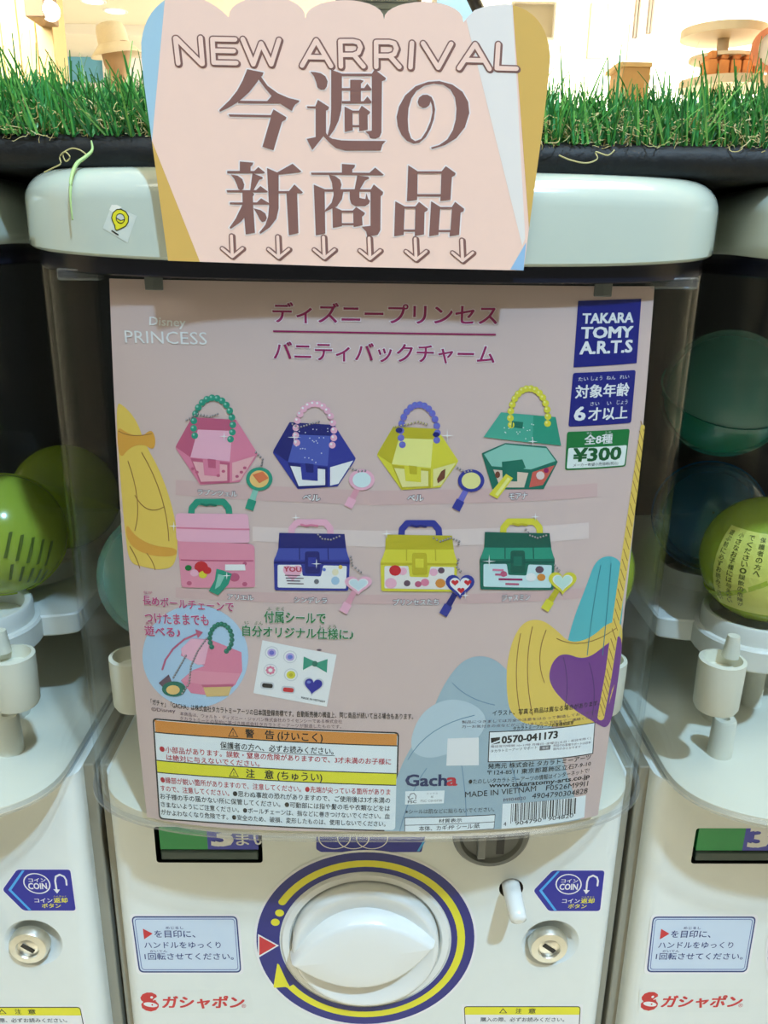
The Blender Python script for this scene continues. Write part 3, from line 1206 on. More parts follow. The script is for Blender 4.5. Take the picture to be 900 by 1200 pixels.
A.poly(smooth2([(642, 800), (646, 776), (660, 764), (686, 774), (712, 754), (731, 740), (724, 800), (715, 856), (696, 846), (664, 826)]), I['wavepurple'], 1.6)
folds(A, [[(660, 770), (668, 800), (662, 828)], [(690, 776), (700, 804), (694, 838)]], ink('fold_purple', (88, 40, 112)), 4)
A.build('purple_drape_print', card)
A = Art(cs_)
rp = [(753, 500), (744, 570), (733, 650), (723, 720), (713, 790), (704, 840)]
A.stroke(rp, 7.5, I['gold'], 2.1, widths=[5, 7.5, 9, 9, 8, 8])
for k in range(30):
    f = k / 30 * 5
    i = min(4, int(f))
    x = rp[i][0] + (rp[i + 1][0] - rp[i][0]) * (f - i)
    y = rp[i][1] + (rp[i + 1][1] - rp[i][1]) * (f - i)
    A.stroke([(x - 2.4, y - 7), (x + 2.2, y + 7)], 0.9, FOLD, 2.7, cap=False)
A.poly(smooth2([(598, 846), (592, 792), (599, 752), (613, 728), (634, 725), (652, 738), (668, 754), (692, 748), (714, 728), (732, 730), (724, 790), (706, 850), (650, 852)]), I['gold'], 1.3)
folds(A, [[(610, 742), (600, 790), (610, 838)], [(624, 734), (612, 782), (624, 838)], [(640, 738), (626, 770), (638, 800)], [(652, 748), (684, 764), (722, 736)]], FOLD, 4)
A.build('gold_cord_print', card)

# pale shelves behind the bags
A = Art(cs_)
A.poly([(206, 562), (440, 575), (700, 566), (700, 582), (440, 592), (206, 580)], I['band2'], 0.5)
A.poly([(296, 617), (440, 622), (690, 612), (690, 631), (440, 641), (296, 634)], I['band'], 0.5)
A.poly([(206, 688), (440, 697), (690, 688), (690, 700), (440, 708), (206, 700)], I['band2'], 0.5)
A.build('shelf_bands_print', card)

A = Art(cs_)
A.text('Disney', 175, 384, 217, 386, 371, I['white'], 3, off=0.02, skew=0.1)
A.text('PRINCESS', 147, 401.5, 243, 404, 387, I['white'], 3, off=0.004)
A.build('brand_heading_print', card)

HALO = ink('title_halo', (236, 222, 226))
A = Art(cs_)
A.text('ディズニープリンセス', 320, 378, 582, 381, 354, I['crimson'], 3, off=0.018, halo=HALO, halo_off=0.05, res=4)
A.text('バニティバックチャーム', 321, 422, 579, 426.5, 400, I['crimson'], 3, off=0.018, halo=HALO, halo_off=0.05, res=4)
A.poly([(320, 387), (581, 391), (581, 393), (320, 389)], I['crimson'], 3)
A.build('title_print', card)

A = Art(cs_)
A.quad([(677.5, 352.5), (751.5, 350), (746, 425.5), (672, 430.5)], I['navy'], 2)
A.text('TAKARA', 682.5, 379, 741.5, 377.5, 367.5, I['white'], 3, off=0.045)
A.text('TOMY', 681, 396.5, 740.5, 395, 383.5, I['white'], 3, off=0.05)
A.text('A.R.T.S', 679.5, 415, 740, 412.5, 400.5, I['white'], 3, off=0.045)
A.build('maker_logo_print', card)
A = Art(cs_)
A.quad([(671.5, 437), (745, 433.5), (739.5, 495.5), (666, 500)], I['navy'], 2, 3)
A.text('対象年齢', 674, 467, 736.5, 463.5, 451.5, I['white'], 3, off=0.03)
A.text('たい', 677.5, 446.5, 689, 446, 442, I['white'], 3)
A.text('しょう', 692.5, 446, 705.5, 445.4, 441, I['white'], 3)
A.text('ねん', 710.5, 445, 721, 444.5, 440.5, I['white'], 3)
A.text('れい', 726, 444, 737, 443.5, 439.5, I['white'], 3)
A.text('6', 673, 493, 685, 492.3, 477, I['white'], 3, off=0.04)
A.text('才以上', 689, 493, 734.5, 490.5, 478, I['white'], 3, off=0.03)
A.text('さい', 691.5, 475.5, 702, 475, 471, I['white'], 3)
A.text('い', 711, 474.5, 716, 474.3, 470.5, I['white'], 3)
A.text('じょう', 722.5, 474, 735, 473.4, 469, I['white'], 3)
A.build('age_box_print', card)
A = Art(cs_)
A.quad([(664.5, 506), (738, 502.5), (733, 546.5), (662, 551)], I['green'], 2, 3)
A.quad([(666, 525), (734.5, 521.5), (731.5, 545), (664, 549)], ink('price_white', (232, 238, 232)), 3, 2)
A.text('全8種', 684.5, 521, 717, 519.3, 509.5, I['white'], 4, off=0.03)
A.text('せん', 687, 508.6, 693.5, 508.3, 506.2, I['white'], 4)
A.text('しゅ', 709.5, 507.3, 716, 507, 505, I['white'], 4)
A.text('¥300', 671.5, 541, 726.5, 538, 525.5, ink('price_green', (16, 92, 44)), 4, off=0.045)
A.text('メーカー希望小売価格(税込)', 671.5, 547.6, 724, 544.8, 543, I['black'], 4)
A.build('price_box_print', card)


# ---- the eight bags
def beads(A, cx, cy, rx, ry, a0, a1, r, m, lay, n=15, m2=None):
    for k in range(n):
        t = R(a0 + (a1 - a0) * k / (n - 1))
        A.ell(cx + rx * math.cos(t), cy - ry * math.sin(t), r, r, m, lay + 0.02 * (k % 2), 12)
        if m2:
            A.ell(cx + rx * math.cos(t) - r * 0.3, cy - ry * math.sin(t) - r * 0.3, r * 0.35, r * 0.35, m2, lay + 0.5, 8)


SILV = ink('chain_silver', (186, 178, 176))
SILVD = ink('chain_dark', (112, 100, 104))


def chain(A, pts, lay, r=1.35, m=SILV):
    P = [Vector(p) for p in pts]
    k = 0
    for a, b in zip(P, P[1:]):
        nn = max(1, int((b - a).length / 3.1))
        for i in range(nn):
            q = a + (b - a) * i / nn
            A.ell(q.x, q.y, r, r, SILVD, lay, 8)
            A.ell(q.x - 0.3, q.y - 0.3, r * 0.65, r * 0.65, m, lay + 0.3, 8)


def sparkle(A, x, y, r, lay=12):
    for a in (0, 90):
        c, s = math.cos(R(a)), math.sin(R(a))
        A.poly([(x + r * c, y + r * s), (x - 0.7 * s, y + 0.7 * c), (x - r * c, y - r * s), (x + 0.7 * s, y - 0.7 * c)], I['white'], lay + a / 300)


def key(A, cx, cy, rx, ry, hx, hy, m, m2, lay=6, heart=False, face=None):
    """small mirror-shaped key: round or heart head on a stepped handle"""
    d = Vector((hx - cx, hy - cy))
    L = d.length
    d.normalize()
    nn = Vector((-d.y, d.x))
    p0, p1, p2 = Vector((cx, cy)) + d * (ry * 0.8), Vector((cx, cy)) + d * (L * 0.68), Vector((hx, hy))
    A.poly([p0 + nn * 3.2, p1 + nn * 3.6, p1 - nn * 3.6, p0 - nn * 3.2], m2, lay)
    A.poly([p1 + nn * 5, p2 + nn * 5, p2 - nn * 5, p1 - nn * 5], m, lay + 0.3)
    if heart:
        hp = heartpts(cx, cy, rx, ry)
        A.poly(hp, m, lay + 1)
        A.poly([(cx + (x - cx) * 0.72, cy + (y - cy) * 0.72) for x, y in hp], I['white'], lay + 2)
    else:
        A.ell(cx, cy, rx, ry, m, lay + 1, 8 if rx > 14 else 28)
        A.ell(cx, cy, rx, ry * 0.98, m, lay + 1.2, 28)
        A.ell(cx, cy, rx * 0.72, ry * 0.72, face or I['cream'], lay + 2, 28)


def heartpts(cx, cy, rx, ry, rot=0.0):
    P = []
    for k in range(32):
        t = 2 * math.pi * k / 32
        x = 16 * math.sin(t) ** 3 / 17
        y = -(13 * math.cos(t) - 5 * math.cos(2 * t) - 2 * math.cos(3 * t) - math.cos(4 * t)) / 15
        P.append((cx + rx * (x * math.cos(rot) - y * math.sin(rot)), cy + ry * (x * math.sin(rot) + y * math.cos(rot))))
    return P


def hexbag(x0, y0, x1, y1, c, c2, c3, strip, lay=4):
    w, h = x1 - x0, y1 - y0
    p = lambda a, b: (x0 + a * w, y0 + b * h)
    A.poly([p(.2, .02), p(.74, .06), p(1.0, .55), p(.97, .62), p(.78, .96), p(.30, 1.0), p(.0, .47), p(.01, .42)], c, lay)
    A.poly([p(.2, .02), p(.74, .06), p(.69, .22), p(.27, .20)], c2, lay + 1)
    A.poly([p(.27, .20), p(.69, .22), p(.66, .66), p(.18, .60)], c3, lay + 1)
    A.poly([p(.69, .22), p(.74, .06), p(1.0, .55), p(.66, .66)], c, lay + 1)
    A.poly([p(.2, .02), p(.27, .20), p(.18, .60), p(.0, .45)], c2, lay + 1.1)
    A.poly([p(.18, .61), p(.66, .68), p(.66, .97), p(.30, .985)], c2, lay + 1.4)
    A.poly([p(.21, .66), p(.63, .71), p(.63, .94), p(.31, .955)], strip, lay + 2)
    A.poly([p(.69, .68), p(.97, .58), p(.79, .92), p(.69, .95)], strip, lay + 2)
    A.poly([p(.33, .62), p(.54, .65), p(.54, .88), p(.35, .86)], c, lay + 3)
    A.poly([p(.39, .62), p(.49, .635), p(.49, .76), p(.40, .75)], c2, lay + 3.5)


def bag(name):
    global A
    A = Art(cs_)
    return A


STRIP_P = ink('strip_pink', (236, 176, 180))
bag('')
hexbag(206, 487, 302, 568, I['rose'], I['rose2'], I['rose3'], STRIP_P)
beads(A, 250, 499, 23, 33, 200, -28, 4.0, I['teal'], 6, 16, I['teal3'])
chain(A, [(219, 492), (232, 485), (246, 488), (258, 484)], 8)
chain(A, [(300, 530), (308, 538), (306, 548)], 8)
key(A, 304, 561, 15.5, 14, 292, 597, I['teal'], I['teal3'], face=ink('tag_warm', (240, 196, 120)))
A.poly([(296, 556), (308, 552), (315, 560), (304, 566)], ink('tag_orange', (226, 120, 76)), 9)
for dx, dy in ((226, 549), (231, 553), (256, 557), (262, 552), (283, 553), (278, 558), (287, 548)):
    A.ell(dx, dy, 2.2, 1.8, I['rose2'], 8, 8)
sparkle(A, 263, 511, 6)
A.build('printed_bag', card, 'pink six-sided bag with teal bead handle')
bag('')
hexbag(320, 493, 417, 573, I['bagblue'], I['bagblue2'], ink('bag_blue_mid', (78, 92, 178)), I['white'])
beads(A, 369, 507, 22.5, 34, 200, -25, 4.0, I['rose3'], 6, 16, I['white'])
chain(A, [(343, 497), (350, 501), (363, 497), (377, 493)], 8)
chain(A, [(410, 548), (420, 552), (432, 551)], 8)
key(A, 424, 562, 15, 12.5, 408, 594, I['rose3'], ink('key_stem_pink', (226, 158, 172)), face=ink('tag_pale', (214, 232, 232)))
for k in range(26):
    A.ell(345 + random.random() * 40, 500 + random.random() * 44, 0.7, 0.7, I['white'], 9, 6)
sparkle(A, 345, 512, 8)
A.build('printed_bag', card, 'blue six-sided bag with pink bead handle')
bag('')
hexbag(442, 498, 537, 574, I['bagyellow'], I['bagyellow2'], I['bagyellow3'], ink('strip_yellow', (236, 226, 150)))
beads(A, 491, 507, 21.5, 33, 205, -15, 4.0, I['lilac'], 6, 16, I['bagblue3'])
A.ell(467.5, 504, 4, 3, I['bagblue2'], 8, 12)
A.ell(511, 509, 4, 3, I['bagblue2'], 8, 12)
chain(A, [(463, 500), (478, 497), (490, 494), (503, 498)], 8, m=ink('chain_gold', (222, 204, 130)))
chain(A, [(536, 548), (545, 553), (556, 550)], 8)
key(A, 552, 563, 15.5, 13.5, 534, 597, I['bagblue'], I['lilac'], face=ink('tag_lemon', (236, 228, 150)))
A.poly([(517, 552), (522, 549), (521, 560), (513, 566), (512, 561)], ink('motif_brown', (120, 66, 48)), 9)
sparkle(A, 524, 510, 8)
A.build('printed_bag', card, 'yellow six-sided bag with lilac bead handle')
bag('')
A.poly([(587, 483), (651, 488.5), (657.5, 522), (566.5, 512)], I['teal'], 5)
A.poly([(587, 483), (625, 486.5), (624, 519), (566.5, 512)], ink('teal_mid', (74, 170, 146)), 5.5)
A.poly([(600, 493), (613, 494.5), (612, 502), (599, 500.5)], I['teal2'], 6)
A.poly([(564.5, 531), (592, 519), (640, 523), (653.5, 541), (637, 573), (577, 573)], I['teal2'], 4)
A.poly([(567, 532), (592, 520.5), (640, 525), (651, 540), (622, 550), (576, 546)], I['teal3'], 5)
A.poly([(578, 550), (619, 554), (614, 571), (586, 571)], ink('strip_teal', (226, 200, 180)), 5)
A.poly([(624, 553), (650, 545), (636, 568), (620, 571)], ink('strip_red', (210, 96, 84)), 5)
A.poly([(588, 541), (612, 538), (616, 548), (606, 552), (606, 564), (589, 563)], I['teal2'], 6)
A.ell(583, 556, 3, 4, ink('motif_brown', (0, 0, 0)), 7, 10)
A.ell(633, 557, 5, 5, I['band'], 7, 10)
A.ell(640, 551, 3, 3, I['crimson'], 7, 10)
beads(A, 620, 489, 22, 34, 195, -12, 4.0, I['bagyellow'], 6, 16, I['bagyellow3'])
A.poly([(593, 555), (601, 560), (583, 584), (573, 579)], I['bagyellow'], 8)
A.poly([(595, 559), (598, 561), (583, 581), (580, 579)], I['bagyellow3'], 8.5)
for k in range(14):
    A.ell(590 + random.random() * 40, 490 + random.random() * 24, 0.7, 0.7, I['white'], 9, 6)
sparkle(A, 624, 517, 6)
A.build('printed_bag', card, 'open teal six-sided bag with yellow bead handle')


def handle(x0, x1, yb, yt, m, m2, w=7.5):
    A.stroke([(x0, yb), (x0 + 1, yt + 8), (x0 + 7, yt + 1), (x1 - 7, yt + 1), (x1 - 1, yt + 8), (x1, yb)], w, m, 5)
    A.stroke([(x0 + 12 + 0, yt + 3.5), (x0 + 18, yt + 5), ((x0 + x1) / 2, yt + 4), (x1 - 16, yt + 5)], 2.4, m2, 6)


def boxbag(x0, y0, x1, y1, c, c2, c3, lay=7):
    w, h = x1 - x0, y1 - y0
    p = lambda a, b: (x0 + a * w, y0 + b * h)
    A.poly(rr([p(.07, 0), p(.93, .02), p(.96, .35), p(1.0, .47), p(.98, 1.0), p(.01, .99), p(0, .47), p(.06, .3)], 2.5), c, lay)
    A.poly([p(.07, .0), p(.93, .02), p(.95, .26), p(.06, .26)], c2, lay + .5)
    A.poly([p(.06, .27), p(.95, .27), p(.99, .46), p(.01, .46)], c3, lay + .6)
    A.poly([p(.0, .49), p(1.0, .5), p(.995, .54), p(.0, .53)], c2, lay + .7)
    A.poly([p(.33, .1), p(.345, .1), p(.345, .46), p(.33, .46)], c2, lay + .8)
    A.poly([p(.70, .1), p(.715, .1), p(.725, .46), p(.71, .46)], c2, lay + .8)
    return p


def front(p, m, latch, latch2, lay=9):
    A.poly(rr([p(.05, .55), p(.36, .55), p(.38, .74), p(.62, .75), p(.65, .56), p(.96, .57), p(.95, .96), p(.05, .94)], 1.8), m, lay)
    A.poly(rr([p(.41, .32), p(.60, .32), p(.61, .70), p(.41, .70)], 3), latch, lay + 1)
    A.poly([p(.45, .42), p(.56, .42), p(.56, .58), p(.45, .58)], latch2, lay + 1.4)


BP = ink('boxbag_pink', (232, 146, 168))
bag('')
handle(224, 269, 604, 587, I['teal'], I['teal2'])
A.poly(rr([(206, 601), (291, 602), (293, 636), (207, 634)], 5), I['rose3'], 7)
A.poly(rr([(208, 632), (293, 637), (298.5, 640), (299, 688), (213, 688)], 3), BP, 6.5)
A.poly([(207, 617), (292.5, 619), (293, 621), (207, 619)], I['rose'], 8)
A.poly([(212, 655), (297, 656), (297, 657.5), (212, 656.5)], I['rose2'], 8)
A.poly([(264, 661), (287, 661), (288, 668), (264, 668)], I['white'], 9)
for (x, y, r, m) in ((221, 665, 4, 'green'), (236, 664, 8, 'red'), (238, 673, 5, 'bagyellow'), (228, 671, 5, 'rose3'), (243, 668, 5, 'red'), (222, 683, 3, 'rose2'), (287, 660, 2.5, 'rose2'), (275, 676, 6, 'rose2'), (287, 684, 3, 'rose2')):
    A.ell(x, y, r, r * 0.85, I[m], 9, 12)
A.poly([(254, 666), (262, 668), (272, 672), (268, 684), (256, 697), (245, 692), (252, 679)], I['teal'], 11)
A.poly([(256, 672), (264, 674), (258, 686), (252, 690)], I['teal3'], 12)
sparkle(A, 266, 674, 5)
sparkle(A, 204, 616, 6)
A.build('printed_bag', card, 'open pink box bag with teal handle')
bag('')
handle(341, 388, 632, 611, I['rose3'], I['rose'])
p = boxbag(321, 624, 410, 692, I['bagblue'], I['bagblue2'], ink('bag_blue_mid2', (66, 78, 166)))
front(p, I['white'], I['bagblue2'], I['bagblue'])
A.poly(heartpts(343, 670, 12, 10), I['rose3'], 10)
A.text('YOU', 333, 669, 353, 669.5, 663.5, ink('you_red', (190, 60, 80)), 11, off=0.05)
for k in range(4):
    A.poly([(334 + k, 673 + 3.2 * k), (352 + (k % 2) * 4, 673.4 + 3.2 * k), (352 + (k % 2) * 4, 674.5 + 3.2 * k), (334 + k, 674.2 + 3.2 * k)], I['textgrey'], 11)
for (x, y, r, m) in ((380, 667, 2, 'bagblue3'), (393, 670, 4, 'cream'), (393, 680, 5, 'paleblue'), (371, 681, 3, 'grey'), (399, 664, 2.5, 'gold')):
    A.ell(x, y, r, r, I[m], 10, 10)
chain(A, [(373, 626), (378, 631), (388, 632), (398, 628), (402, 624)], 12)
chain(A, [(411, 652), (413, 662), (420, 668), (426, 672)], 12)
key(A, 420, 684, 17, 11.5, 402, 717, I['rose3'], ink('key_stem_pink', (0, 0, 0)), 11, True)
A.poly(heartpts(420, 684, 11, 7), ink('heart_ice', (206, 224, 228)), 14)
sparkle(A, 371, 660, 6, 15)
sparkle(A, 347, 606, 5, 15)
A.build('printed_bag', card, 'blue box bag with pink handle')
bag('')
handle(470, 515, 633, 612, I['bagblue'], I['bagblue2'])
p = boxbag(446, 626, 536, 693, I['bagyellow'], I['bagyellow2'], I['bagyellow'])
front(p, ink('front_cream', (236, 228, 220)), I['bagyellow2'], I['bagyellow'])
for (x, y, r, m) in ((463, 668, 7, 'red'), (472, 669, 5, 'rose3'), (458, 683, 7, 'rose3'), (477, 683, 4, 'textgrey'), (498, 682, 5, 'rose'), (508, 670, 5, 'rose3'), (516, 683, 6, 'orange'), (517, 668, 4, 'textgrey'), (490, 684, 4, 'rose2')):
    A.ell(x, y, r, r * 0.9, I[m], 10, 12)
chain(A, [(508, 630), (516, 634), (528, 630), (538, 634), (536, 641)], 12)
chain(A, [(537, 655), (535, 664), (542, 671)], 12)
key(A, 539, 685, 18, 15, 519, 720, I['bagblue'], I['bagblue2'], 11, True)
for x, y in ((533, 682), (548, 682), (540, 691)):
    A.poly(heartpts(x, y, 4.5, 3.6), I['red'], 14)
sparkle(A, 453, 625, 6, 15)
sparkle(A, 545, 697, 5, 15)
A.build('printed_bag', card, 'yellow box bag with blue handle')
bag('')
handle(589, 633, 631, 610, I['bagyellow'], I['bagyellow2'])
p = boxbag(562, 623, 650, 691, I['teal2'], ink('teal_deep', (16, 92, 76)), I['teal'])
front(p, ink('front_ice', (206, 232, 232)), ink('teal_deep', (0, 0, 0)), I['teal2'])
for k, (x0, x1, m) in enumerate(((577, 590, 'rose'), (580, 594, 'rose2'), (584, 612, 'crimson'), (592, 608, 'rose2'))):
    A.poly([(x0, 666 + 5.5 * k), (x1, 666.5 + 5.5 * k), (x1, 668.8 + 5.5 * k), (x0, 668.4 + 5.5 * k)], I[m], 11)
for (x, y, r, m) in ((622, 676, 6, 'white'), (632, 667, 5, 'textgrey'), (634, 676, 5, 'orange'), (590, 672, 4, 'rose2')):
    A.ell(x, y, r, r * 0.85, I[m], 11, 12)
chain(A, [(616, 620), (621, 627), (630, 630), (640, 627), (643, 622)], 12)
chain(A, [(650, 662), (655, 668), (661, 668)], 12)
key(A, 659, 681, 17.5, 14, 638, 714, I['bagyellow'], I['bagyellow2'], 11, True)
A.poly(heartpts(659, 681, 11, 9), ink('heart_mint', (196, 226, 216)), 14)
sparkle(A, 573, 657, 8, 15)
sparkle(A, 627, 605, 5, 15)
A.build('printed_bag', card, 'teal box bag with yellow handle')

# names under the bags
A = Art(cs_)
for s, x0, y0, x1, y1, t in (('ラプンツェル', 232, 579.5, 278, 582, 573), ('ベル', 355, 586, 375, 587, 579), ('ベル', 477.5, 587, 496, 586.8, 580), ('モアナ', 596.5, 585.5, 617.5, 584.5, 578),
                             ('アリエル', 267, 702, 297, 703.5, 696), ('シンデレラ', 345, 706, 383, 707, 699), ('プリンセスたち', 461, 709, 514, 708.5, 702), ('ジャスミン', 588, 704.5, 620.5, 703.5, 697)):
    A.text(s, x0, y0, x1, y1, t, I['white'], 3, off=0.025, halo=I['textgrey'], halo_off=0.075)
A.build('bag_names_print', card)

# left diagram: pale circle, open bag with chain, arrow
A = Art(cs_)
A.ell(229, 769, 62, 60, ink('circle_blue', (178, 206, 230)), 1, 48)
A.poly([(214, 759), (224, 748), (246, 749), (283, 764), (284, 786), (276, 802), (258, 816), (224, 812), (212, 797), (226, 785), (240, 780), (212, 768)], I['rose'], 3)
A.poly([(212, 760), (224, 748), (246, 750), (240, 778), (232, 779), (214, 768)], I['rose3'], 4)
A.poly([(246, 750), (283, 764), (284, 786), (240, 779)], I['rose'], 4)
A.poly([(212, 797), (226, 785), (282, 789), (276, 800), (242, 803)], BP, 4)
A.poly([(238, 804), (272, 803), (268, 815), (242, 816)], ink('strip_gold', (222, 186, 120)), 5)
A.poly([(236, 802), (274, 801.5), (273, 804), (238, 805)], I['rose2'], 6)
beads(A, 259, 748, 13, 17, 215, -60, 3.0, I['teal2'], 6, 16, I['teal'])
chain(A, [(242, 748), (232, 762), (224, 780), (222, 800), (212, 815)], 8)
chain(A, [(218, 768), (210, 782), (202, 796)], 8)
A.ell(204, 807, 14, 9, I['teal2'], 6, 20)
A.ell(203, 808, 8, 5.5, ink('tag_warm', (0, 0, 0)), 7, 16)
A.poly([(186, 800), (198, 790), (202, 800), (192, 806)], I['textgrey'], 5)
A.stroke([(190.5, 784), (194, 773), (203, 760), (216, 749), (232, 742)], 2.2, I['rose2'], 5)
A.poly([(229, 737), (238, 740.5), (232, 747.5)], I['rose2'], 6)
A.build('chain_diagram_print', card)
A = Art(cs_)
A.text('長めボールチェーンで', 168, 708, 274, 716.5, 697, I['magenta'], 6, off=0.03, halo=I['white'], halo_off=0.045)
A.text('なが', 168.5, 695.5, 179, 696, 692, I['magenta'], 6)
A.text('つけたままでも', 171, 729, 245, 732.5, 717, I['magenta'], 6, off=0.03, halo=I['white'], halo_off=0.045)
A.text('遊べる♪', 170.5, 744, 212, 746.5, 732.5, I['magenta'], 6, off=0.03, halo=I['white'], halo_off=0.045)
A.text('あそ', 171, 731.5, 180.5, 732, 728.5, I['magenta'], 6)
A.text('付属シールで', 310, 729, 381.5, 731, 715.5, I['green'], 6, off=0.03, halo=I['white'], halo_off=0.045)
A.text('ふ', 313, 715, 318, 715, 711, I['green'], 6)
A.text('ぞく', 323, 715.5, 333, 715.5, 711, I['green'], 6)
A.text('自分オリジナル仕様に♪', 284.5, 744.5, 414, 749.5, 732, I['green'], 6, off=0.03, halo=I['white'], halo_off=0.045)
A.text('じ', 287, 731, 292, 731, 727.5, I['green'], 6)
A.text('ぶん', 298, 731.5, 308, 732, 727.5, I['green'], 6)
A.text('し', 375, 736, 379, 736, 732, I['green'], 6)
A.text('よう', 384, 737, 394, 737, 732, I['green'], 6)
A.build('play_notes_print', card)
# sticker sheet picture
A = Art(cs_)
A.poly([(307.5, 750), (394.5, 767), (383, 828), (297, 812)], I['white'], 2)
pg_ = ink('sheet_line', (206, 206, 210))
for x, y, m in ((318.5, 764.5, 'lilac2'), (340, 769.5, 'lilac2'), (317, 785, 'white'), (341, 790.5, 'bagyellow')):
    A.ell(x, y, 8, 7.4, pg_, 3, 20)
    A.ell(x, y, 7, 6.4, I['white'], 4, 20)
    A.ell(x, y, 5.2, 4.7, I[m], 5, 16)
A.ell(318.5, 764.5, 3, 2.6, I['lilac'], 6, 12)
A.ell(340, 769.5, 3, 2.6, I['bagblue3'], 6, 12)
for k in range(8):
    t = 2 * math.pi * k / 8
    A.ell(317 + 4 * math.cos(t), 785 + 3.6 * math.sin(t), 1.8, 1.6, I['rose'], 6, 8)
A.ell(317, 785, 1.5, 1.4, I['white'], 7, 8)
A.ell(341, 790.5, 2.4, 2.0, I['bagyellow2'], 6, 10)
for (x, y, m) in ((313.5, 803, 'black'), (338, 808, 'red')):
    A.poly(rr([(x - 8, y - 5), (x + 8, y - 3.5), (x + 7.5, y + 5), (x - 8.5, y + 3.5)], 4), pg_, 3)
    A.poly(rr([(x - 6, y - 3), (x + 6.5, y - 1.8), (x + 6, y + 3.2), (x - 6.5, y + 2)], 2.5), I[m], 5)
A.poly([(356, 769), (367, 774), (372, 776), (384, 772), (383, 788), (371, 781), (366, 779), (355, 785)], I['teal'], 4)
A.ell(369, 777.5, 3.4, 3.4, I['teal2'], 5, 12)
A.poly(heartpts(367, 803, 13, 11.5, R(8)), pg_, 3)
A.poly(heartpts(367, 803, 11, 9.5, R(8)), I['blue'], 4)
A.ell(362, 799, 2.4, 1.6, I['bagblue3'], 5, 10)
A.ell(374, 761.5, 3, 1.2, I['textgrey'], 3, 10)
A.text('MADE IN VIETNAM', 353, 818.2, 380.5, 823, 816, I['black'], 4, off=0.03)
A.build('sticker_sheet_print', card)

# small print
A = Art(cs_)
A.text('「ガチャ」「GACHA」は株式会社タカラトミーアーツの日本国登録商標です。自動販売機の構造上、同じ商品が続いて出る場合もあります。', 177, 825.5, 484, 843, 818.5, I['black'], 4, off=0.008)
A.text('イラスト、写真と商品は異なる場合があります。', 577, 838.5, 702, 826, 832, I['black'], 4, off=0.008)
A.text('同じ商品が続いて出る場合もあります。', 462, 841.5, 572, 838, 835, I['black'], 6, off=0.008) if False else None
A.text('©Disney', 178, 834, 206, 836, 828.5, I['textgrey'], 4, off=0.006)
A.text('本商品は、ウォルト・ディズニー・ジャパン株式会社のライセンシーである株式会社', 211, 838, 401, 847.5, 833.5, I['textgrey'], 4, off=0.004)
A.text('タカラトミーとの契約に基づき株式会社タカラトミーアーツが製造したものです。', 211, 843.5, 400, 853.5, 839, I['textgrey'], 4, off=0.004)
A.text('製品につきましては万全の注意をはらって製造しておりますが、', 541, 847.5, 703, 834, 844, I['textgrey'], 4)
A.text('万一お気付きの点などがございましたら下記までご連絡ください。', 541, 853, 703, 839.5, 849.5, I['textgrey'], 4)
A.build('small_print', card)

# warning panel
A = Art(cs_)
Q = [(179.5, 842), (467, 858.5), (464, 973.5), (187, 959)]


def qp(a, b):
    """a across, b down inside the warning panel"""
    t = (Q[0][0] + (Q[1][0] - Q[0][0]) * a, Q[0][1] + (Q[1][1] - Q[0][1]) * a)
    l = (Q[3][0] + (Q[2][0] - Q[3][0]) * a, Q[3][1] + (Q[2][1] - Q[3][1]) * a)
    s = 2.3 * 4 * a * (1 - a)
    return (t[0] + (l[0] - t[0]) * b, t[1] + (l[1] - t[1]) * b + s)


def qbox(b0, b1, a0=0.0, a1=1.0, n=8):
    return [qp(a0 + (a1 - a0) * k / n, b0) for k in range(n + 1)] + [qp(a1 + (a0 - a1) * k / n, b1) for k in range(n + 1)]


def outl(m):
    P = []
    for k in range(9):
        P.append(qp(m * .45 + (1 - m * .9) * k / 8, m))
    for k in range(9):
        P.append(qp(1 - m * .45 + (m * .9 - 1) * k / 8, 1 - m))
    return P


PANEL = ink('panel_white', (238, 243, 243))
A.poly(rr(outl(-0.006), 5), I['black'], 1)
A.poly(rr(outl(0.008), 4.5), PANEL, 2)
A.poly(qbox(0.012, 0.128, 0.006, 0.994), I['orange'], 3)
A.poly(qbox(0.128, 0.139, 0.004, 0.996), I['black'], 3)
A.poly(qbox(0.410, 0.420, 0.004, 0.996), I['black'], 3)
A.poly(qbox(0.420, 0.530, 0.004, 0.996), I['yellow'], 3)
A.poly(qbox(0.530, 0.540, 0.004, 0.996), I['black'], 3)


def line(s, a0, a1, b0, b1, m, off=0.01, lay=4):
    """a printed line that follows the bend of the panel: set in short runs"""
    vs_, _ = text_mesh(s, 0.0, 2)
    X0, X1 = min(v[0] for v in vs_), max(v[0] for v in vs_)
    runs = [s[i:i + 7] for i in range(0, len(s), 7)] if len(s) > 9 else [s]
    pos = 0
    done = ''
    for r in runs:
        vf, _ = text_mesh(done + r, 0.0, 2)
        vr, _ = text_mesh(r, 0.0, 2)
        xe = max(v[0] for v in vf)
        xs = xe - (max(v[0] for v in vr) - min(v[0] for v in vr))
        f0, f1 = (xs - X0) / (X1 - X0), (xe - X0) / (X1 - X0)
        ys = [v[1] for v in vr]
        p0, p1 = min(ys), max(ys)
        full = 0.96 if len(s) > 3 else (p1 - p0)
        base = -0.09 if len(s) > 3 else p0
        q = lambda y: b1 - (b1 - b0) * (y - base) / full
        A_, B_ = a0 + (a1 - a0) * f0, a0 + (a1 - a0) * f1
        x0, x1, t = qp(A_, q(p0)), qp(B_, q(p0)), qp(A_, q(p1))
        A.text(r, x0[0], x0[1], x1[0], x1[1], t[1], m, lay, off=off)
        done += r


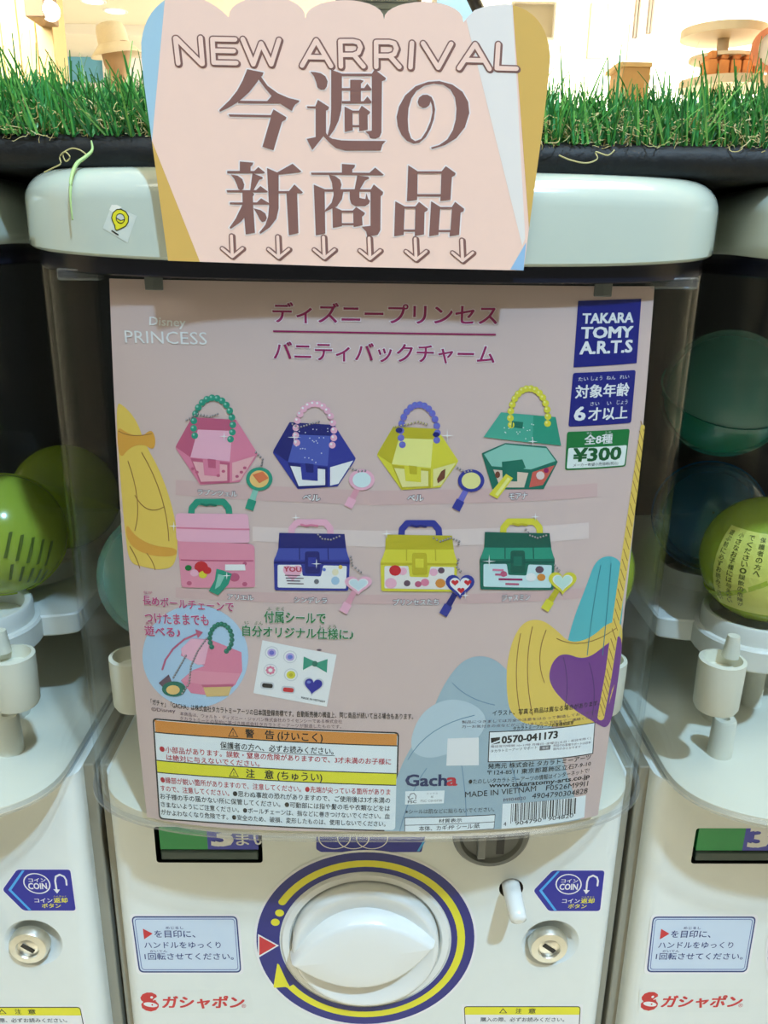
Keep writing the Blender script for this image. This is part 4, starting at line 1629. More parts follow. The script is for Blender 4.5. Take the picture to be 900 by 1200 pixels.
def warn(a, b0, b1, fill):
    A.poly([qp(a, b0), qp(a + 0.021, b1), qp(a - 0.021, b1)], I['black'], 4)
    A.poly([qp(a, b0 + 0.018), qp(a + 0.0165, b1 - 0.008), qp(a - 0.0165, b1 - 0.008)], fill, 5)
    A.poly([qp(a - .0016, b0 + .045), qp(a + .0016, b0 + .045), qp(a + .0012, b1 - .032), qp(a - .0012, b1 - .032)], I['black'], 6)
    A.poly([qp(a - .0014, b1 - .026), qp(a + .0014, b1 - .026), qp(a + .0014, b1 - .014), qp(a - .0014, b1 - .014)], I['black'], 6)


warn(0.325, 0.022, 0.118, I['orange'])
warn(0.322, 0.428, 0.522, I['yellow'])
line('警', 0.375, 0.41, 0.03, 0.118, I['black'], 0.03)
line('告', 0.455, 0.492, 0.03, 0.118, I['black'], 0.03)
line('(けいこく)', 0.506, 0.69, 0.026, 0.122, I['black'], 0.02)
line('注', 0.373, 0.408, 0.433, 0.52, I['black'], 0.03)
line('意', 0.45, 0.486, 0.433, 0.52, I['black'], 0.03)
line('(ちゅうい)', 0.502, 0.688, 0.43, 0.523, I['black'], 0.02)
line('保護者の方へ、必ずお読みください。', 0.27, 0.735, 0.172, 0.245, I['black'], 0.014)
A.poly(qbox(0.251, 0.256, 0.27, 0.74), I['black'], 4)
RD2 = ink('warn_red', (196, 36, 52))
line('●小部品があります。誤飲・窒息の危険がありますので、3才未満のお子様に', 0.02, 0.972, 0.262, 0.328, RD2, 0.014)
line('は絶対に与えないでください。', 0.046, 0.43, 0.343, 0.405, RD2, 0.014)
line('●縁部が鋭い箇所がありますので、注意してください。●先端が尖っている箇所がありま', 0.016, 0.972, 0.572, 0.637, RD2, 0.01)
line('すので、注意してください。', 0.014, 0.30, 0.658, 0.72, RD2, 0.01)
line('●思わぬ事故の恐れがありますので、ご使用後は3才未満の', 0.315, 0.972, 0.658, 0.72, I['black'], 0.01)
line('お子様の手の届かない所に保管してください。●可動部には指や髪の毛や衣類などをは', 0.01, 0.972, 0.74, 0.80, I['black'], 0.01)
line('さまないようにご注意ください。●ボールチェーンは、指などに巻きつけないでください。血', 0.012, 0.972, 0.822, 0.88, I['black'], 0.01)
line('がかよわなくなり危険です。●安全のため、破損、変形したものは、使用しないでください。', 0.010, 0.955, 0.9, 0.958, I['black'], 0.01)
A.build('warning_panel_print', card)

# right-hand block: phone box, address, logos, barcode
A = Art(cs_)
PH = [(573, 857), (697.5, 846), (695, 883), (571.5, 893)]
A.poly(PH, I['black'], 3)
A.poly([(574, 857.9), (696.5, 847), (694, 882.2), (572.6, 892)], PANEL, 4)
A.text('タカラトミーグループお客様相談室', 601, 855.5, 672, 848.5, 851, I['black'], 5, off=0.01)
A.text('0570-041173', 588, 870.8, 653, 864.3, 862.5, I['black'], 5, off=0.05)
A.poly([(575, 864.5), (586, 863.3), (585.5, 866.5), (575.5, 870.5)], I['black'], 5)
A.poly([(575.5, 872.3), (586, 868.3), (585.5, 870.5)], I['black'], 5)
A.text('電話受付時間 10~17時 月曜日~金曜日(土日・祝日を除く)', 575, 876.2, 692, 866, 873, I['textgrey'], 5)
A.text('タカラトミーアーツ サポート', 575, 881.7, 629, 877, 878, I['black'], 5)
A.quad([(632.5, 873.8), (645, 872.7), (644.5, 878), (632, 879.2)], I['grey'], 5)
A.text('検索', 635, 877.8, 642.5, 877.1, 874.7, I['white'], 6)
A.text('商品のお客様サポートは日本', 648, 874.8, 692, 871, 871.8, I['textgrey'], 5)
A.text('国内のみとなります', 648, 878.8, 680, 876, 875.9, I['textgrey'], 5)
A.text('発売元 株式会社 タカラトミーアーツ', 571.5, 900.5, 692, 889.5, 894.2, I['black'], 5, off=0.01)
A.text('〒124-8511 東京都葛飾区立石7-9-10', 570.5, 908, 692, 897, 901.8, I['black'], 5, off=0.004)
A.text('●たのしいタカラトミーアーツの情報はインターネットで!', 549, 918.5, 690, 905, 912.5, I['black'], 5, off=0.004)
A.text('www.takaratomy-arts.co.jp', 573, 924, 690.5, 912.8, 917, I['black'], 5, off=0.02)
A.text('MADE IN VIETNAM', 545, 934, 628, 926.5, 927.5, I['black'], 5, off=0.004)
A.text('F0526M99I1', 639.5, 926, 688.5, 920.5, 920, I['black'], 5, off=0.004)
A.text('M904820', 590, 939, 616, 936.5, 935.3, I['textgrey'], 5)
A.text('4904790304828', 623, 935.5, 688, 929, 929.3, I['black'], 5, off=0.004)
A.build('address_print', card)
A = Art(cs_)
A.poly([(589, 941.5), (686.5, 931.5), (684.5, 957.5), (587.5, 971)], PANEL, 4)
rnd = random.Random(4)
x = 599.0
while x < 676:
    w = rnd.choice((0.7, 0.7, 1.2, 1.7))
    f = (x - 589) / 97.0
    yt = 942.5 - 9.0 * f
    yb = 964.0 - 12.2 * f + (2.0 if abs(x - 638) < 1.5 or x < 601 or x > 674 else 0)
    A.poly([(x, yt), (x + w, yt - 0.1), (x + w - 0.9, yb - 0.1), (x - 0.9, yb)], I['black'], 5)
    x += w + rnd.choice((0.8, 0.8, 1.3, 1.9))
A.text('4', 590, 967.5, 593, 967.2, 963, I['black'], 5, off=0.01)
A.text('904790', 603.5, 966.8, 634.5, 962.4, 962.3, I['black'], 5, off=0.01)
A.text('904820', 642, 961.4, 671.5, 957.2, 956.8, I['black'], 5, off=0.01)
A.build('barcode_print', card)
A = Art(cs_)
A.poly([(524.5, 865), (561, 864), (561, 896.5), (523, 897)], I['white'], 3)
A.build('blank_white_square_print', card)
A = Art(cs_)
A.text('Gach', 475.5, 920.8, 523, 920.4, 907.5, ink('gacha_navy', (22, 40, 92)), 4, off=0.04)
A.text('a', 524, 920.3, 535, 920.1, 911, ink('gacha_red', (206, 40, 56)), 4, off=0.04)
A.build('capsule_brand_print', card)
A = Art(cs_)
A.poly([(475, 927), (521, 926), (520, 941), (474.5, 942.5)], PANEL, 3)
A.stroke([(479, 935), (481, 930), (485, 929.2), (487.5, 932), (487, 936)], 1.0, I['grey'], 4)
A.stroke([(478, 933), (480, 936.5), (484, 935)], 1.0, I['grey'], 4)
A.text('FSC', 478, 941, 488, 940.7, 937.8, I['black'], 4, off=0.02)
A.text('ミックス', 500, 930.5, 513, 930.2, 928.6, I['grey'], 4)
A.text('紙', 505, 934.8, 508, 934.7, 932.2, I['grey'], 4)
A.text('FSC C010730', 493, 939.6, 518, 939, 937, I['grey'], 4)
A.text('※シールは肌などに貼らないでください。', 475, 953.5, 579, 950.5, 948, I['black'], 4, off=0.004)
mq = [(474, 957.5), (580.5, 954), (579, 971), (474, 976.5)]
A.poly(mq, I['black'], 3)
A.poly([(474.7, 958.3), (579.8, 954.8), (579.3, 962.3), (474.7, 966.4)], PANEL, 4)
A.poly([(474.7, 967.1), (579.2, 963), (578.4, 970.4), (474.7, 975.7)], PANEL, 4)
A.text('材質表示', 514, 964, 541, 963, 959.2, I['black'], 5, off=0.015)
A.text('本体、カギ:PP シール:紙', 491, 973.5, 562, 970, 967.6, I['black'], 5, off=0.01)
A.build('material_notes_print', card)

# ------------------------------------------------------------------ cardboard sign on the lid
SY = 0.2905
sp = Plane(SY)
sgn = thing('arrival_sign', 'scalloped pink cardboard sign standing against the lid of the middle machine', 'sign', tuple(sp.pt(*sp.uv(404, 316), 0)))


def bez(p0, p1, p2, n=8):
    return [((1 - t) ** 2 * p0[0] + 2 * t * (1 - t) * p1[0] + t * t * p2[0], (1 - t) ** 2 * p0[1] + 2 * t * (1 - t) * p1[1] + t * t * p2[1]) for t in [i / n for i in range(n + 1)]]


def scallop(x0, y0, x1, y1, top, n=14):
    """round lobe between two dips"""
    out = []
    cx, r = (x0 + x1) / 2, (x1 - x0) / 2
    for i in range(n + 1):
        t = math.pi * (1 - i / n)
        c, s = math.cos(t), math.sin(t)
        yb = y0 + (y1 - y0) * i / n
        out.append((cx + r * c, yb + (top - yb) * s ** 0.9))
    return out


out = [(197, 305.5), (188, 240), (178, 165), (169, 100), (166, 70), (165.5, 50)]
out += bez((165.5, 50), (170, 8), (205, -6), 8)[1:] + bez((205, -6), (240, -8), (268, 20), 8)[1:]
out += scallop(268, 20, 358, 21.5, -4)[1:] + scallop(358, 21.5, 450, 22.5, 0)[1:] + scallop(450, 22.5, 543, 26, 2)[1:]
out += bez((543, 26), (560, 6), (592, 4.5), 8)[1:] + bez((592, 4.5), (640, 10), (645, 66), 10)[1:]
out += [(643, 90), (636, 150), (627, 215), (620, 268), (613.5, 317)]
out += [(404, 312.5)]
SIGNP = mat('sign_pink_card', (246, 209, 192), 0.38, noise=0.012, nscale=250)
A = Art(sp)
uvp = [sp.uv(*p) for p in out]
bm = bmesh.new()
f0 = [bm.verts.new((u, SY, v)) for u, v in uvp]
f1 = [bm.verts.new((u, SY + 0.0009, v)) for u, v in uvp]
tris = tessellate_polygon([[Vector((u * 100, v * 100, 0)) for u, v in uvp]])
for t in tris:
    try:
        bm.faces.new([f0[k] for k in t])
        bm.faces.new([f1[k] for k in reversed(t)])
    except ValueError:
        pass
for k in range(len(f0)):
    k2 = (k + 1) % len(f0)
    bm.faces.new((f0[k], f0[k2], f1[k2], f1[k]))
obj('board', fix_normals(bm), SIGNP, sgn)


def clip_poly(poly, a, b):
    """keep what lies to the left of the line a->b"""
    o_ = []
    sd = lambda p: (b[0] - a[0]) * (p[1] - a[1]) - (b[1] - a[1]) * (p[0] - a[0])
    for p, q in zip(poly, poly[1:] + poly[:1]):
        sp_, sq = sd(p), sd(q)
        if sp_ >= 0:
            o_.append(p)
        if sp_ * sq < 0:
            t = sp_ / (sp_ - sq)
            o_.append((p[0] + (q[0] - p[0]) * t, p[1] + (q[1] - p[1]) * t))
    return o_


SB = ink('sign_blue', (166, 200, 218))
SYL = ink('sign_yellow', (216, 174, 92))
SW = ink('sign_white', (234, 226, 220))
A = Art(sp)
L = clip_poly(out, (178, 166), (194, -10))           # blue strip at the left edge
L = clip_poly(out, (194, -10), (178, 166))
B1 = min((clip_poly(out, (194, -10), (178, 166)), clip_poly(out, (178, 166), (194, -10))), key=lambda P: sum(p[0] for p in P) / len(P))
A.poly(B1, SB, 1)
A.build('blue_strip', sgn)
A = Art(sp)
B2 = min((clip_poly(out, (179, 160), (235.5, 310)), clip_poly(out, (235.5, 310), (179, 160))), key=lambda P: sum(p[0] for p in P) / len(P))
B2 = [p for p in B2 if p[1] > 160]
A.poly(B2, SYL, 2)
A.build('yellow_wedge', sgn)
A = Art(sp)
B3 = max((clip_poly(out, (600, -10), (615.5, 279)), clip_poly(out, (615.5, 279), (600, -10))), key=lambda P: sum(p[0] for p in P) / len(P))
A.poly([p for p in B3 if p[1] < 281], SYL, 2)
A.build('yellow_strip', sgn)
A = Art(sp)
A.poly([(546, 22), (556, 12), (570, 7), (592, 4.5), (600.5, 5.5), (615.5, 279), (612, 288)], SW, 1)
A.build('white_wedge', sgn)
A = Art(sp)
A.poly([(616.5, 284), (613.5, 317), (598, 315.8)], ink('sign_corner_blue', (150, 188, 222)), 2)
A.build('blue_corner', sgn)

BR = ink('sign_brown', (136, 96, 88))
SPI = ink('sign_letter_fill', (246, 210, 194))
WH = ink('sign_halo', (242, 226, 222))
LET = [
    [(205.5, 45), (209, 74.5)], [(206.5, 45), (236.5, 75)], [(235, 44.5), (237.5, 75)],
    [(249, 46), (250.5, 73.5)], [(249, 46), (275.5, 46.5)], [(250, 59.5), (274, 60)], [(250.5, 73.5), (277, 74)],
    [(284.5, 46), (297, 75.5), (306, 51), (318, 75.5), (327, 47)],
    [(354, 77), (370.5, 47.5), (388, 77.5)], [(362, 67), (380, 67.3)],
    [(398.7, 48.5), (399.5, 78)], [(398.7, 48.5), (414, 48.5), (420, 50), (422.5, 55.5), (420, 62), (414, 64.5), (399.2, 64.5)], [(415, 65), (426, 78)],
    [(440.7, 49.5), (440.9, 78.5)], [(440.7, 49.5), (456, 49.5), (462, 51), (464.5, 57), (462, 63.5), (456, 65.6), (441, 65.6)], [(457, 66), (468, 78.5)],
    [(482.7, 50.5), (481, 79)],
    [(495.7, 51), (513.5, 79.5), (528.7, 51.5)],
    [(538, 80), (556.7, 52), (573.5, 81)], [(546, 70.5), (565.5, 71)],
    [(583.8, 52), (582, 80), (605, 80.7)],
]
A = Art(sp)
for s in LET:
    A.stroke([(x + 1.3, y + 1.0) for x, y in s], 8.2, BR, 2)
    A.stroke(s, 8.6, BR, 3)
for s in LET:
    A.stroke(s, 5.4, SPI, 5)
A.build('outline_lettering', sgn)

# the six large characters, each as its own brush shapes
S6 = 180.0 / 831.0
g5 = lambda p: (240 + p[0] * S6, 60 + p[1] * S6)
g6 = lambda p: (400 + p[0] * S6, 60 + p[1] * S6)
O = 738.7


def bar(x0, x1, y0, y1):
    return [(x0, y0), (x1, y0), (x1, y1), (x0, y1)]


CH = {
    'ima': (g5, [
        [(230, 98), (318, 116), (312, 133), (298, 140), (285, 165), (240, 222), (182, 274), (130, 305), (84, 327), (78, 320), (135, 265), (175, 215), (205, 160)],
        [(300, 133), (340, 188), (395, 228), (455, 254), (512, 268), (508, 276), (490, 288), (478, 306), (472, 324), (408, 284), (180, 282), (184, 268), (338, 270), (362, 242), (325, 198), (290, 150)],
        [(128, 342), (358, 346), (372, 315), (442, 358), (438, 370), (418, 382), (372, 536), (312, 517), (358, 358), (136, 354)]]),
    'shuu': (g5, [
        [(572, 112), (600, 114), (628, 120), (652, 136), (665, 164), (660, 192), (648, 207), (628, 208), (610, 196), (604, 170), (592, 138)],
        [(552, 298), (598, 299), (612, 264), (672, 302), (669, 316), (656, 322), (656, 442), (668, 462), (690, 474), (740, 483), (800, 485), (O + 240, 486), (O + 222, 506), (O + 213, 538), (760, 538), (710, 524), (680, 500), (642, 460), (582, 535), (552, 475), (600, 465), (600, 310), (556, 308)],
        [(684, 100), (742, 122), (O + 165, 122), (O + 180, 100), (O + 241, 146), (O + 237, 156), (O + 220, 162), (O + 217, 440), (O + 206, 464), (O + 185, 473), (O + 156, 470), (O + 148, 450), (O + 130, 435), (O + 165, 430), (O + 165, 135), (742, 135), (742, 260), (738, 320), (724, 375), (700, 425), (672, 464), (664, 456), (680, 390), (684, 310)],
        [(O + 48, 155), (O + 104, 155), (O + 121, 161), (O + 106, 176), (O + 106, 200), (O + 124, 200), (O + 140, 176), (O + 164, 206), (O + 160, 213), (O + 106, 213), (O + 106, 271), (O + 120, 271), (O + 141, 246), (O + 164, 274), (O + 160, 283), (742, 283), (742, 270), (O + 48, 270), (O + 48, 213), (742, 213), (742, 200), (O + 48, 200)],
        [(756, 300), (800, 322), (O + 95, 322), (O + 110, 295), (O + 156, 328), (O + 153, 338), (O + 142, 346), (O + 143, 424), (O + 96, 433), (O + 97, 411), (O + 62, 411), (O + 62, 427), (757, 436)]]),
    'shin': (g5, [
        [(190, 597), (263, 603), (258, 616), (248, 625), (248, 648), (268, 648), (290, 627), (326, 656), (322, 661), (122, 661), (122, 648), (190, 648)],
        [(140, 667), (178, 673), (203, 692), (214, 722), (210, 744), (196, 753), (182, 745), (174, 722), (160, 690)],
        [(258, 660), (312, 681), (314, 689), (295, 696), (264, 753), (246, 753)],
        [(118, 752), (278, 752), (301, 729), (341, 759), (338, 764), (258, 764), (268, 774), (260, 786), (262, 818), (282, 818), (305, 796), (348, 822), (350, 830), (262, 830), (272, 982), (222, 991), (214, 900), (200, 918), (142, 961), (134, 955), (168, 905), (204, 830), (136, 828), (136, 818), (205, 818), (204, 764), (122, 764)],
        [(264, 850), (302, 860), (328, 878), (336, 902), (328, 920), (310, 924), (297, 908), (284, 880)],
        [(337, 632), (392, 656), (475, 609), (523, 651), (512, 656), (400, 668), (400, 757), (456, 757), (485, 721), (531, 764), (525, 769), (500, 769), (507, 984), (455, 995), (442, 769), (400, 769), (400, 850), (388, 905), (352, 952), (301, 988), (296, 980), (328, 940), (343, 895), (348, 840)]]),
    'shou': (g5, [
        [(742, 610), (813, 615), (810, 628), (798, 640), (798, 657), (O + 152, 658), (O + 183, 630), (O + 229, 668), (O + 224, 672), (578, 668), (574, 657), (742, 657)],
        [(590, 722), (650, 747), (692, 747), (688, 712), (672, 669), (706, 676), (732, 696), (740, 722), (734, 747), (O + 72, 747), (O + 86, 672), (O + 146, 680), (O + 152, 688), (O + 128, 700), (O + 100, 747), (O + 160, 748), (O + 175, 721), (O + 226, 762), (O + 224, 775), (O + 213, 785), (O + 211, 968), (O + 196, 994), (O + 140, 1001), (O + 135, 976), (O + 110, 950), (O + 158, 945), (O + 158, 760), (O + 98, 760), (O + 98, 793), (O + 112, 797), (O + 130, 800), (O + 136, 768), (O + 145, 799), (O + 155, 810), (O + 148, 826), (O + 128, 838), (O + 76, 838), (O + 55, 826), (O + 46, 800), (O + 45, 760), (750, 760), (742, 800), (716, 838), (650, 869), (652, 858), (686, 820), (697, 780), (697, 760), (649, 760), (652, 986), (601, 996)],
        [(690, 838), (742, 862), (O + 62, 862), (O + 80, 843), (O + 128, 875), (O + 124, 886), (O + 112, 895), (O + 115, 942), (O + 67, 951), (O + 66, 941), (742, 941), (742, 946), (693, 956)]]),
    'no': (g6, [
        [(485, 521), (490, 529), (560, 508), (622, 470), (668, 412), (692, 335), (686, 275), (655, 220), (600, 181), (530, 162), (470, 166), (402, 190), (345, 240), (312, 300), (299, 355), (305, 405), (325, 452), (355, 485), (390, 500), (422, 496), (456, 466), (482, 420), (500, 368), (507, 315), (500, 275), (487, 248), (465, 236), (440, 237), (420, 252), (413, 274), (420, 295), (440, 307), (460, 304), (476, 292), (483, 270), (491, 295), (493, 330), (482, 380), (460, 432), (432, 475), (400, 487), (377, 472), (363, 430), (359, 370), (363, 310), (379, 255), (406, 215), (450, 186), (500, 175), (550, 181), (590, 206), (615, 250), (623, 310), (619, 370), (603, 428), (573, 478), (530, 508)]]),
    'hin': (g6, [
        [(362, 617), (413, 650), (542, 650), (565, 622), (618, 660), (615, 671), (598, 680), (590, 804), (535, 811), (537, 786), (410, 786), (410, 804), (355, 811)],
        [(292, 812), (344, 840), (400, 840), (420, 815), (468, 853), (465, 863), (450, 871), (447, 991), (397, 999), (398, 976), (338, 976), (337, 993), (286, 1001)],
        [(486, 812), (536, 843), (598, 843), (615, 815), (664, 853), (661, 866), (645, 873), (637, 993), (585, 1001), (587, 978), (526, 978), (525, 993), (475, 1001)]]),
}
HOLES = {('shuu', 2): [], ('shuu', 4): [[(800, 333), (O + 95, 333), (O + 96, 400), (800, 400)]],
         ('shou', 2): [[(742, 873), (O + 64, 873), (O + 66, 930), (742, 930)]],
         ('shou', 0): [], ('shou', 1): [],
         ('hin', 0): [[(413, 662), (541, 662), (538, 773), (411, 773)]],
         ('hin', 1): [[(343, 851), (400, 851), (398, 965), (338, 965)]],
         ('hin', 2): [[(535, 853), (598, 853), (590, 967), (527, 967)]]}
A = Art(sp)
for nm, (g, polys) in CH.items():
    for i, P in enumerate(polys):
        pts = [g(p) for p in P]
        hs = [[g(p) for p in h] for h in HOLES.get((nm, i), [])]
        A.poly(pts, BR, 5, hs)
        A.stroke(pts, 3.4, WH, 2, closed=True)
        for h in hs:
            A.stroke(h, 1.6, WH, 2, closed=True, cap=False)
A.build('large_characters', sgn)
A = Art(sp)
for (x, y) in ((271.3, 276.5), (325.5, 277.5), (379, 278), (432.5, 279), (486.5, 280), (541, 281.5)):
    dx = -1.2
    for off, w, m, ly in ((1.6, 6.6, BR, 2), (0, 6.6, BR, 3), (0, 3.6, SPI, 5)):
        A.stroke([(x + off, y + off * 0.5), (x + 1 + off, y + 24 + off * 0.5)], w, m, ly)
        A.stroke([(x - 11 + off, y + 14.5 + off * 0.5), (x + 1 + off, y + 24.5 + off * 0.5), (x + 13 + off, y + 14.5 + off * 0.5)], w * 0.86, m, ly)
A.build('down_arrows', sgn)

# ------------------------------------------------------------------ capsules
CAPR = 0.0325


def cmat(name, rgb, alpha):
    return mat(name, rgb, 0.18, spec=0.6, alpha=alpha)


CY1, CY2 = cmat('capsule_yellowgreen', (178, 198, 52), 0.9), cmat('capsule_yellowgreen_clear', (186, 206, 70), 0.72)
CT1, CT2 = cmat('capsule_teal', (34, 120, 104), 0.9), cmat('capsule_teal_clear', (110, 170, 160), 0.6)
CB1, CB2 = cmat('capsule_blue', (22, 84, 128), 0.9), cmat('capsule_blue_clear', (70, 130, 168), 0.65)


def half(r, t0, t1, n=14):
    return [(r * math.sin(t0 + (t1 - t0) * k / n), -r * math.cos(t0 + (t1 - t0) * k / n)) for k in range(n + 1)]


def capsule(loc, m1, m2, tilt, label, group='toy capsules in the machines'):
    c = thing('toy_capsule', label, 'capsule', loc, group)
    ax = Vector((math.sin(R(tilt[0])) * math.cos(R(tilt[1])), math.sin(R(tilt[0])) * math.sin(R(tilt[1])), math.cos(R(tilt[0]))))
    bm = bmesh.new()
    add_lathe(bm, half(CAPR, 0.02, math.pi / 2) , loc, ax, 40)
    obj('lower_shell', fix_normals(bm), m1, c, smooth=True)
    bm = bmesh.new()
    add_lathe(bm, half(CAPR * 0.985, math.pi / 2, math.pi - 0.02), loc, ax, 40)
    obj('upper_shell', fix_normals(bm), m2, c, smooth=True)
    bm = bmesh.new()
    add_lathe(bm, [(CAPR * 0.98, -0.0012), (CAPR * 1.012, -0.0012), (CAPR * 1.012, 0.0012), (CAPR * 0.98, 0.0012)], loc, ax, 40)
    obj('seam_ring', fix_normals(bm), m1, c)
    bm = bmesh.new()
    rg = random.Random(hash(label) % 1000 + len(label))
    # folded slip and small bag seen inside the shell
    for k in range(3):
        s = CAPR * (0.35 + 0.12 * k)
        bmesh.ops.create_icosphere(bm, subdivisions=2, radius=s * 0.8, matrix=Matrix.Translation(Vector(loc) + Vector((rg.uniform(-1, 1), rg.uniform(-1, 1), rg.uniform(-1, 0.4))) * 0.007))
    for v in bm.verts:
        d = v.co - Vector(loc)
        v.co = Vector(loc) + d * (1 + 0.25 * math.sin(d.x * 400 + d.z * 300))
    obj('contents', bm, mat('contents_' + m1.name.split('_')[1], tuple(int(255 * min(1, x ** 0.4545 * 0.6 + 0.1)) for x in m1.node_tree.nodes['Principled BSDF'].inputs['Base Color'].default_value[:3]), 0.6), c)
    return c, ax


def cuploc(k, dx=0.0):
    return (CUPS[k][0] + dx, CUPS[k][1], DZ + 0.0015 + CAPR * 0.72 + 0.0025)


class Slip:
    """printed slip lying on the inside of a capsule, seen through its shell"""
    bend = 0.004

    def __init__(self, c, r, yaw):
        self.c, self.r, self.yaw = Vector(c), r, yaw

    def uv(self, x, z):
        return (x, z)

    def pt(self, u, v, d):
        r = self.r + d
        a, b = u / self.r + self.yaw, v / self.r
        return self.c + Vector((math.sin(a) * math.cos(b), -math.cos(a) * math.cos(b), math.sin(b))) * r


# middle machine
LM = lambda *s: ' '.join(s)
capsule((CX - 0.0975, 0.362, Z0 - 0.1500), CT1, CT2, (60, 200), 'teal capsule peeking out left of the pink display card')
capsule((CX + 0.097, 0.370, Z0 - 0.1485), CY1, CY2, (40, 20), 'yellow-green capsule behind the right edge of the pink display card')  # added capsule, stands in for a green strip refracted in the case wall
# right machine
rx_ = CX + PITCHX
ycap, _ = capsule((rx_ - 0.0757, 0.386, Z0 - 0.1485), CY1, CY2, (35, 160), 'yellow-green capsule with a printed slip in the right machine')
SLIP = ink('slip_yellow', (226, 226, 110))
ycc = Vector((rx_ - 0.0757, 0.386, Z0 - 0.1485))
sl = Slip(ycc, CAPR * 1.0 + 0.0003, R(-30))
A = Art(sl)
sw, sh = 0.0235, 0.0225
for i in range(8):
    for j in range(8):
        A.polyuv([(-sw + 2 * sw * i / 8, -sh + 2 * sh * j / 8), (-sw + 2 * sw * (i + 1) / 8, -sh + 2 * sh * j / 8), (-sw + 2 * sw * (i + 1) / 8, -sh + 2 * sh * (j + 1) / 8), (-sw + 2 * sw * i / 8, -sh + 2 * sh * (j + 1) / 8)], SLIP, 1)
GI = ink('slip_text', (96, 104, 40))
for ci, s in enumerate(('遊ぶ前に必ずお読み下さい', '小さなお子様には与えない', 'でください。誤飲の危険が', '保護者の方へ')):
    x = -0.0215 + ci * 0.0062
    for k, ch in enumerate(s):
        zt = 0.0205 - k * 0.0033
        if zt - 0.0027 > -sh:
            A.text(ch, x, zt - 0.0027, x + 0.003, zt - 0.0027, zt, GI, 2, off=0.02)
so = A.build('paper_slip', ycap)
capsule((rx_ - 0.077, 0.456, Z0 - 0.1485), CB1, CB2, (70, 250), 'blue capsule just behind the yellow-green one in the right machine')
capsule((rx_ - 0.004, 0.44, Z0 - 0.1485), CB1, CB2, (50, 100), 'blue capsule farther inside the right machine, mostly hidden')
capsule((rx_ - 0.097, 0.412, Z0 - 0.068), CT1, CT2, (25, 270), 'dark teal capsule on top of the pile in the right machine')
# left machine
lx_ = CX - PITCHX
vcap, _ = capsule((lx_ + 0.0823, 0.412, Z0 - 0.1485), CY1, CY2, (75, 300), 'yellow-green capsule nearest the case wall in the left machine')
capsule((lx_ + 0.090, 0.482, Z0 - 0.1485), CY1, CY2, (30, 60), 'yellow-green capsule half hidden behind another in the left machine')

sl = Slip((lx_ + 0.0823, 0.412, Z0 - 0.1485), CAPR + 0.0002, R(26))
A = Art(sl)
VENT = mat('capsule_vent_dark', (92, 108, 30), 0.5)
for k in range(5):
    x = -0.002 + k * 0.0052
    z = -0.002 - 0.0025 * k
    A.polyuv([(x, z), (x + 0.0018, z), (x + 0.0062, z + 0.013), (x + 0.0044, z + 0.013)], VENT, 2)
    A.polyuv([(x + 0.001, z - 0.014), (x + 0.0026, z - 0.014), (x + 0.0046, z - 0.004), (x + 0.003, z - 0.004)], VENT, 2)
A.build('vent_slots', vcap)

# ------------------------------------------------------------------ artificial turf on top of the machines
turf = thing('artificial_turf', 'strip of green artificial turf lying on the lids of the machines', 'turf', (0, 0.5, Z0 + LIDTOP))
X0, X1, TYF, TYB = -0.62, 0.62, 0.322, 0.74
bm = bmesh.new()
pr = []
for k in range(9):
    t = math.pi * (0.5 + k / 8)
    pr.append((TYF + 0.0062 + 0.0062 * math.cos(t), Z0 + LIDTOP + 0.0064 + 0.0062 * math.sin(t)))
pr = pr[::-1]
pr += [(TYB, Z0 + LIDTOP + 0.0126), (TYB, Z0 + LIDTOP + 0.0002)]
nx = 80
rg = random.Random(3)
rows = []
for i in range(nx + 1):
    x = X0 + (X1 - X0) * i / nx
    w = 0.0009 * math.sin(x * 37) + 0.0006 * math.sin(x * 91)
    rows.append([bm.verts.new((x, y + (w if y < 0.34 else 0), z)) for y, z in pr])
for r0, r1 in zip(rows, rows[1:]):
    for k in range(len(pr)):
        k2 = (k + 1) % len(pr)
        bm.faces.new((r0[k], r1[k], r1[k2], r0[k2]))
bm.faces.new(rows[0])
bm.faces.new(rows[-1][::-1])
o = obj('backing', fix_normals(bm), mat('turf_backing_black', (22, 22, 22), 0.6, spec=0.4, bump=0.4, nscale=300, noise=0.3), turf)
smooth_by_angle(o, 50)

GR = [mat('blade_%d' % i, c, 0.4, spec=0.5) for i, c in enumerate(((58, 140, 62), (80, 162, 72), (46, 114, 56), (126, 194, 94), (70, 156, 86)))]
rg = random.Random(11)
bm = bmesh.new()
RZ = Z0 + LIDTOP + 0.012


def blade(bm, x, y, z, ln, az, lean_, w, mi, segs=4, curl=1.0):
    d = Vector((math.cos(az), math.sin(az), 0))
    sdir = Vector((-math.sin(az + 0.9), math.cos(az + 0.9), 0))
    p = Vector((x, y, z))
    a = lean_
    prev = None
    for k in range(segs + 1):
        ww = w * (1.0 - 0.55 * (k / segs) ** 2)
        q = (bm.verts.new(p - sdir * ww / 2), bm.verts.new(p + sdir * ww / 2))
        if prev:
            f = bm.faces.new((prev[0], prev[1], q[1], q[0]))
            f.material_index = mi
            f.smooth = True
        prev = q
        p = p + (d * math.sin(a) + Vector((0, 0, math.cos(a)))) * (ln / segs)
        a += curl * 0.16


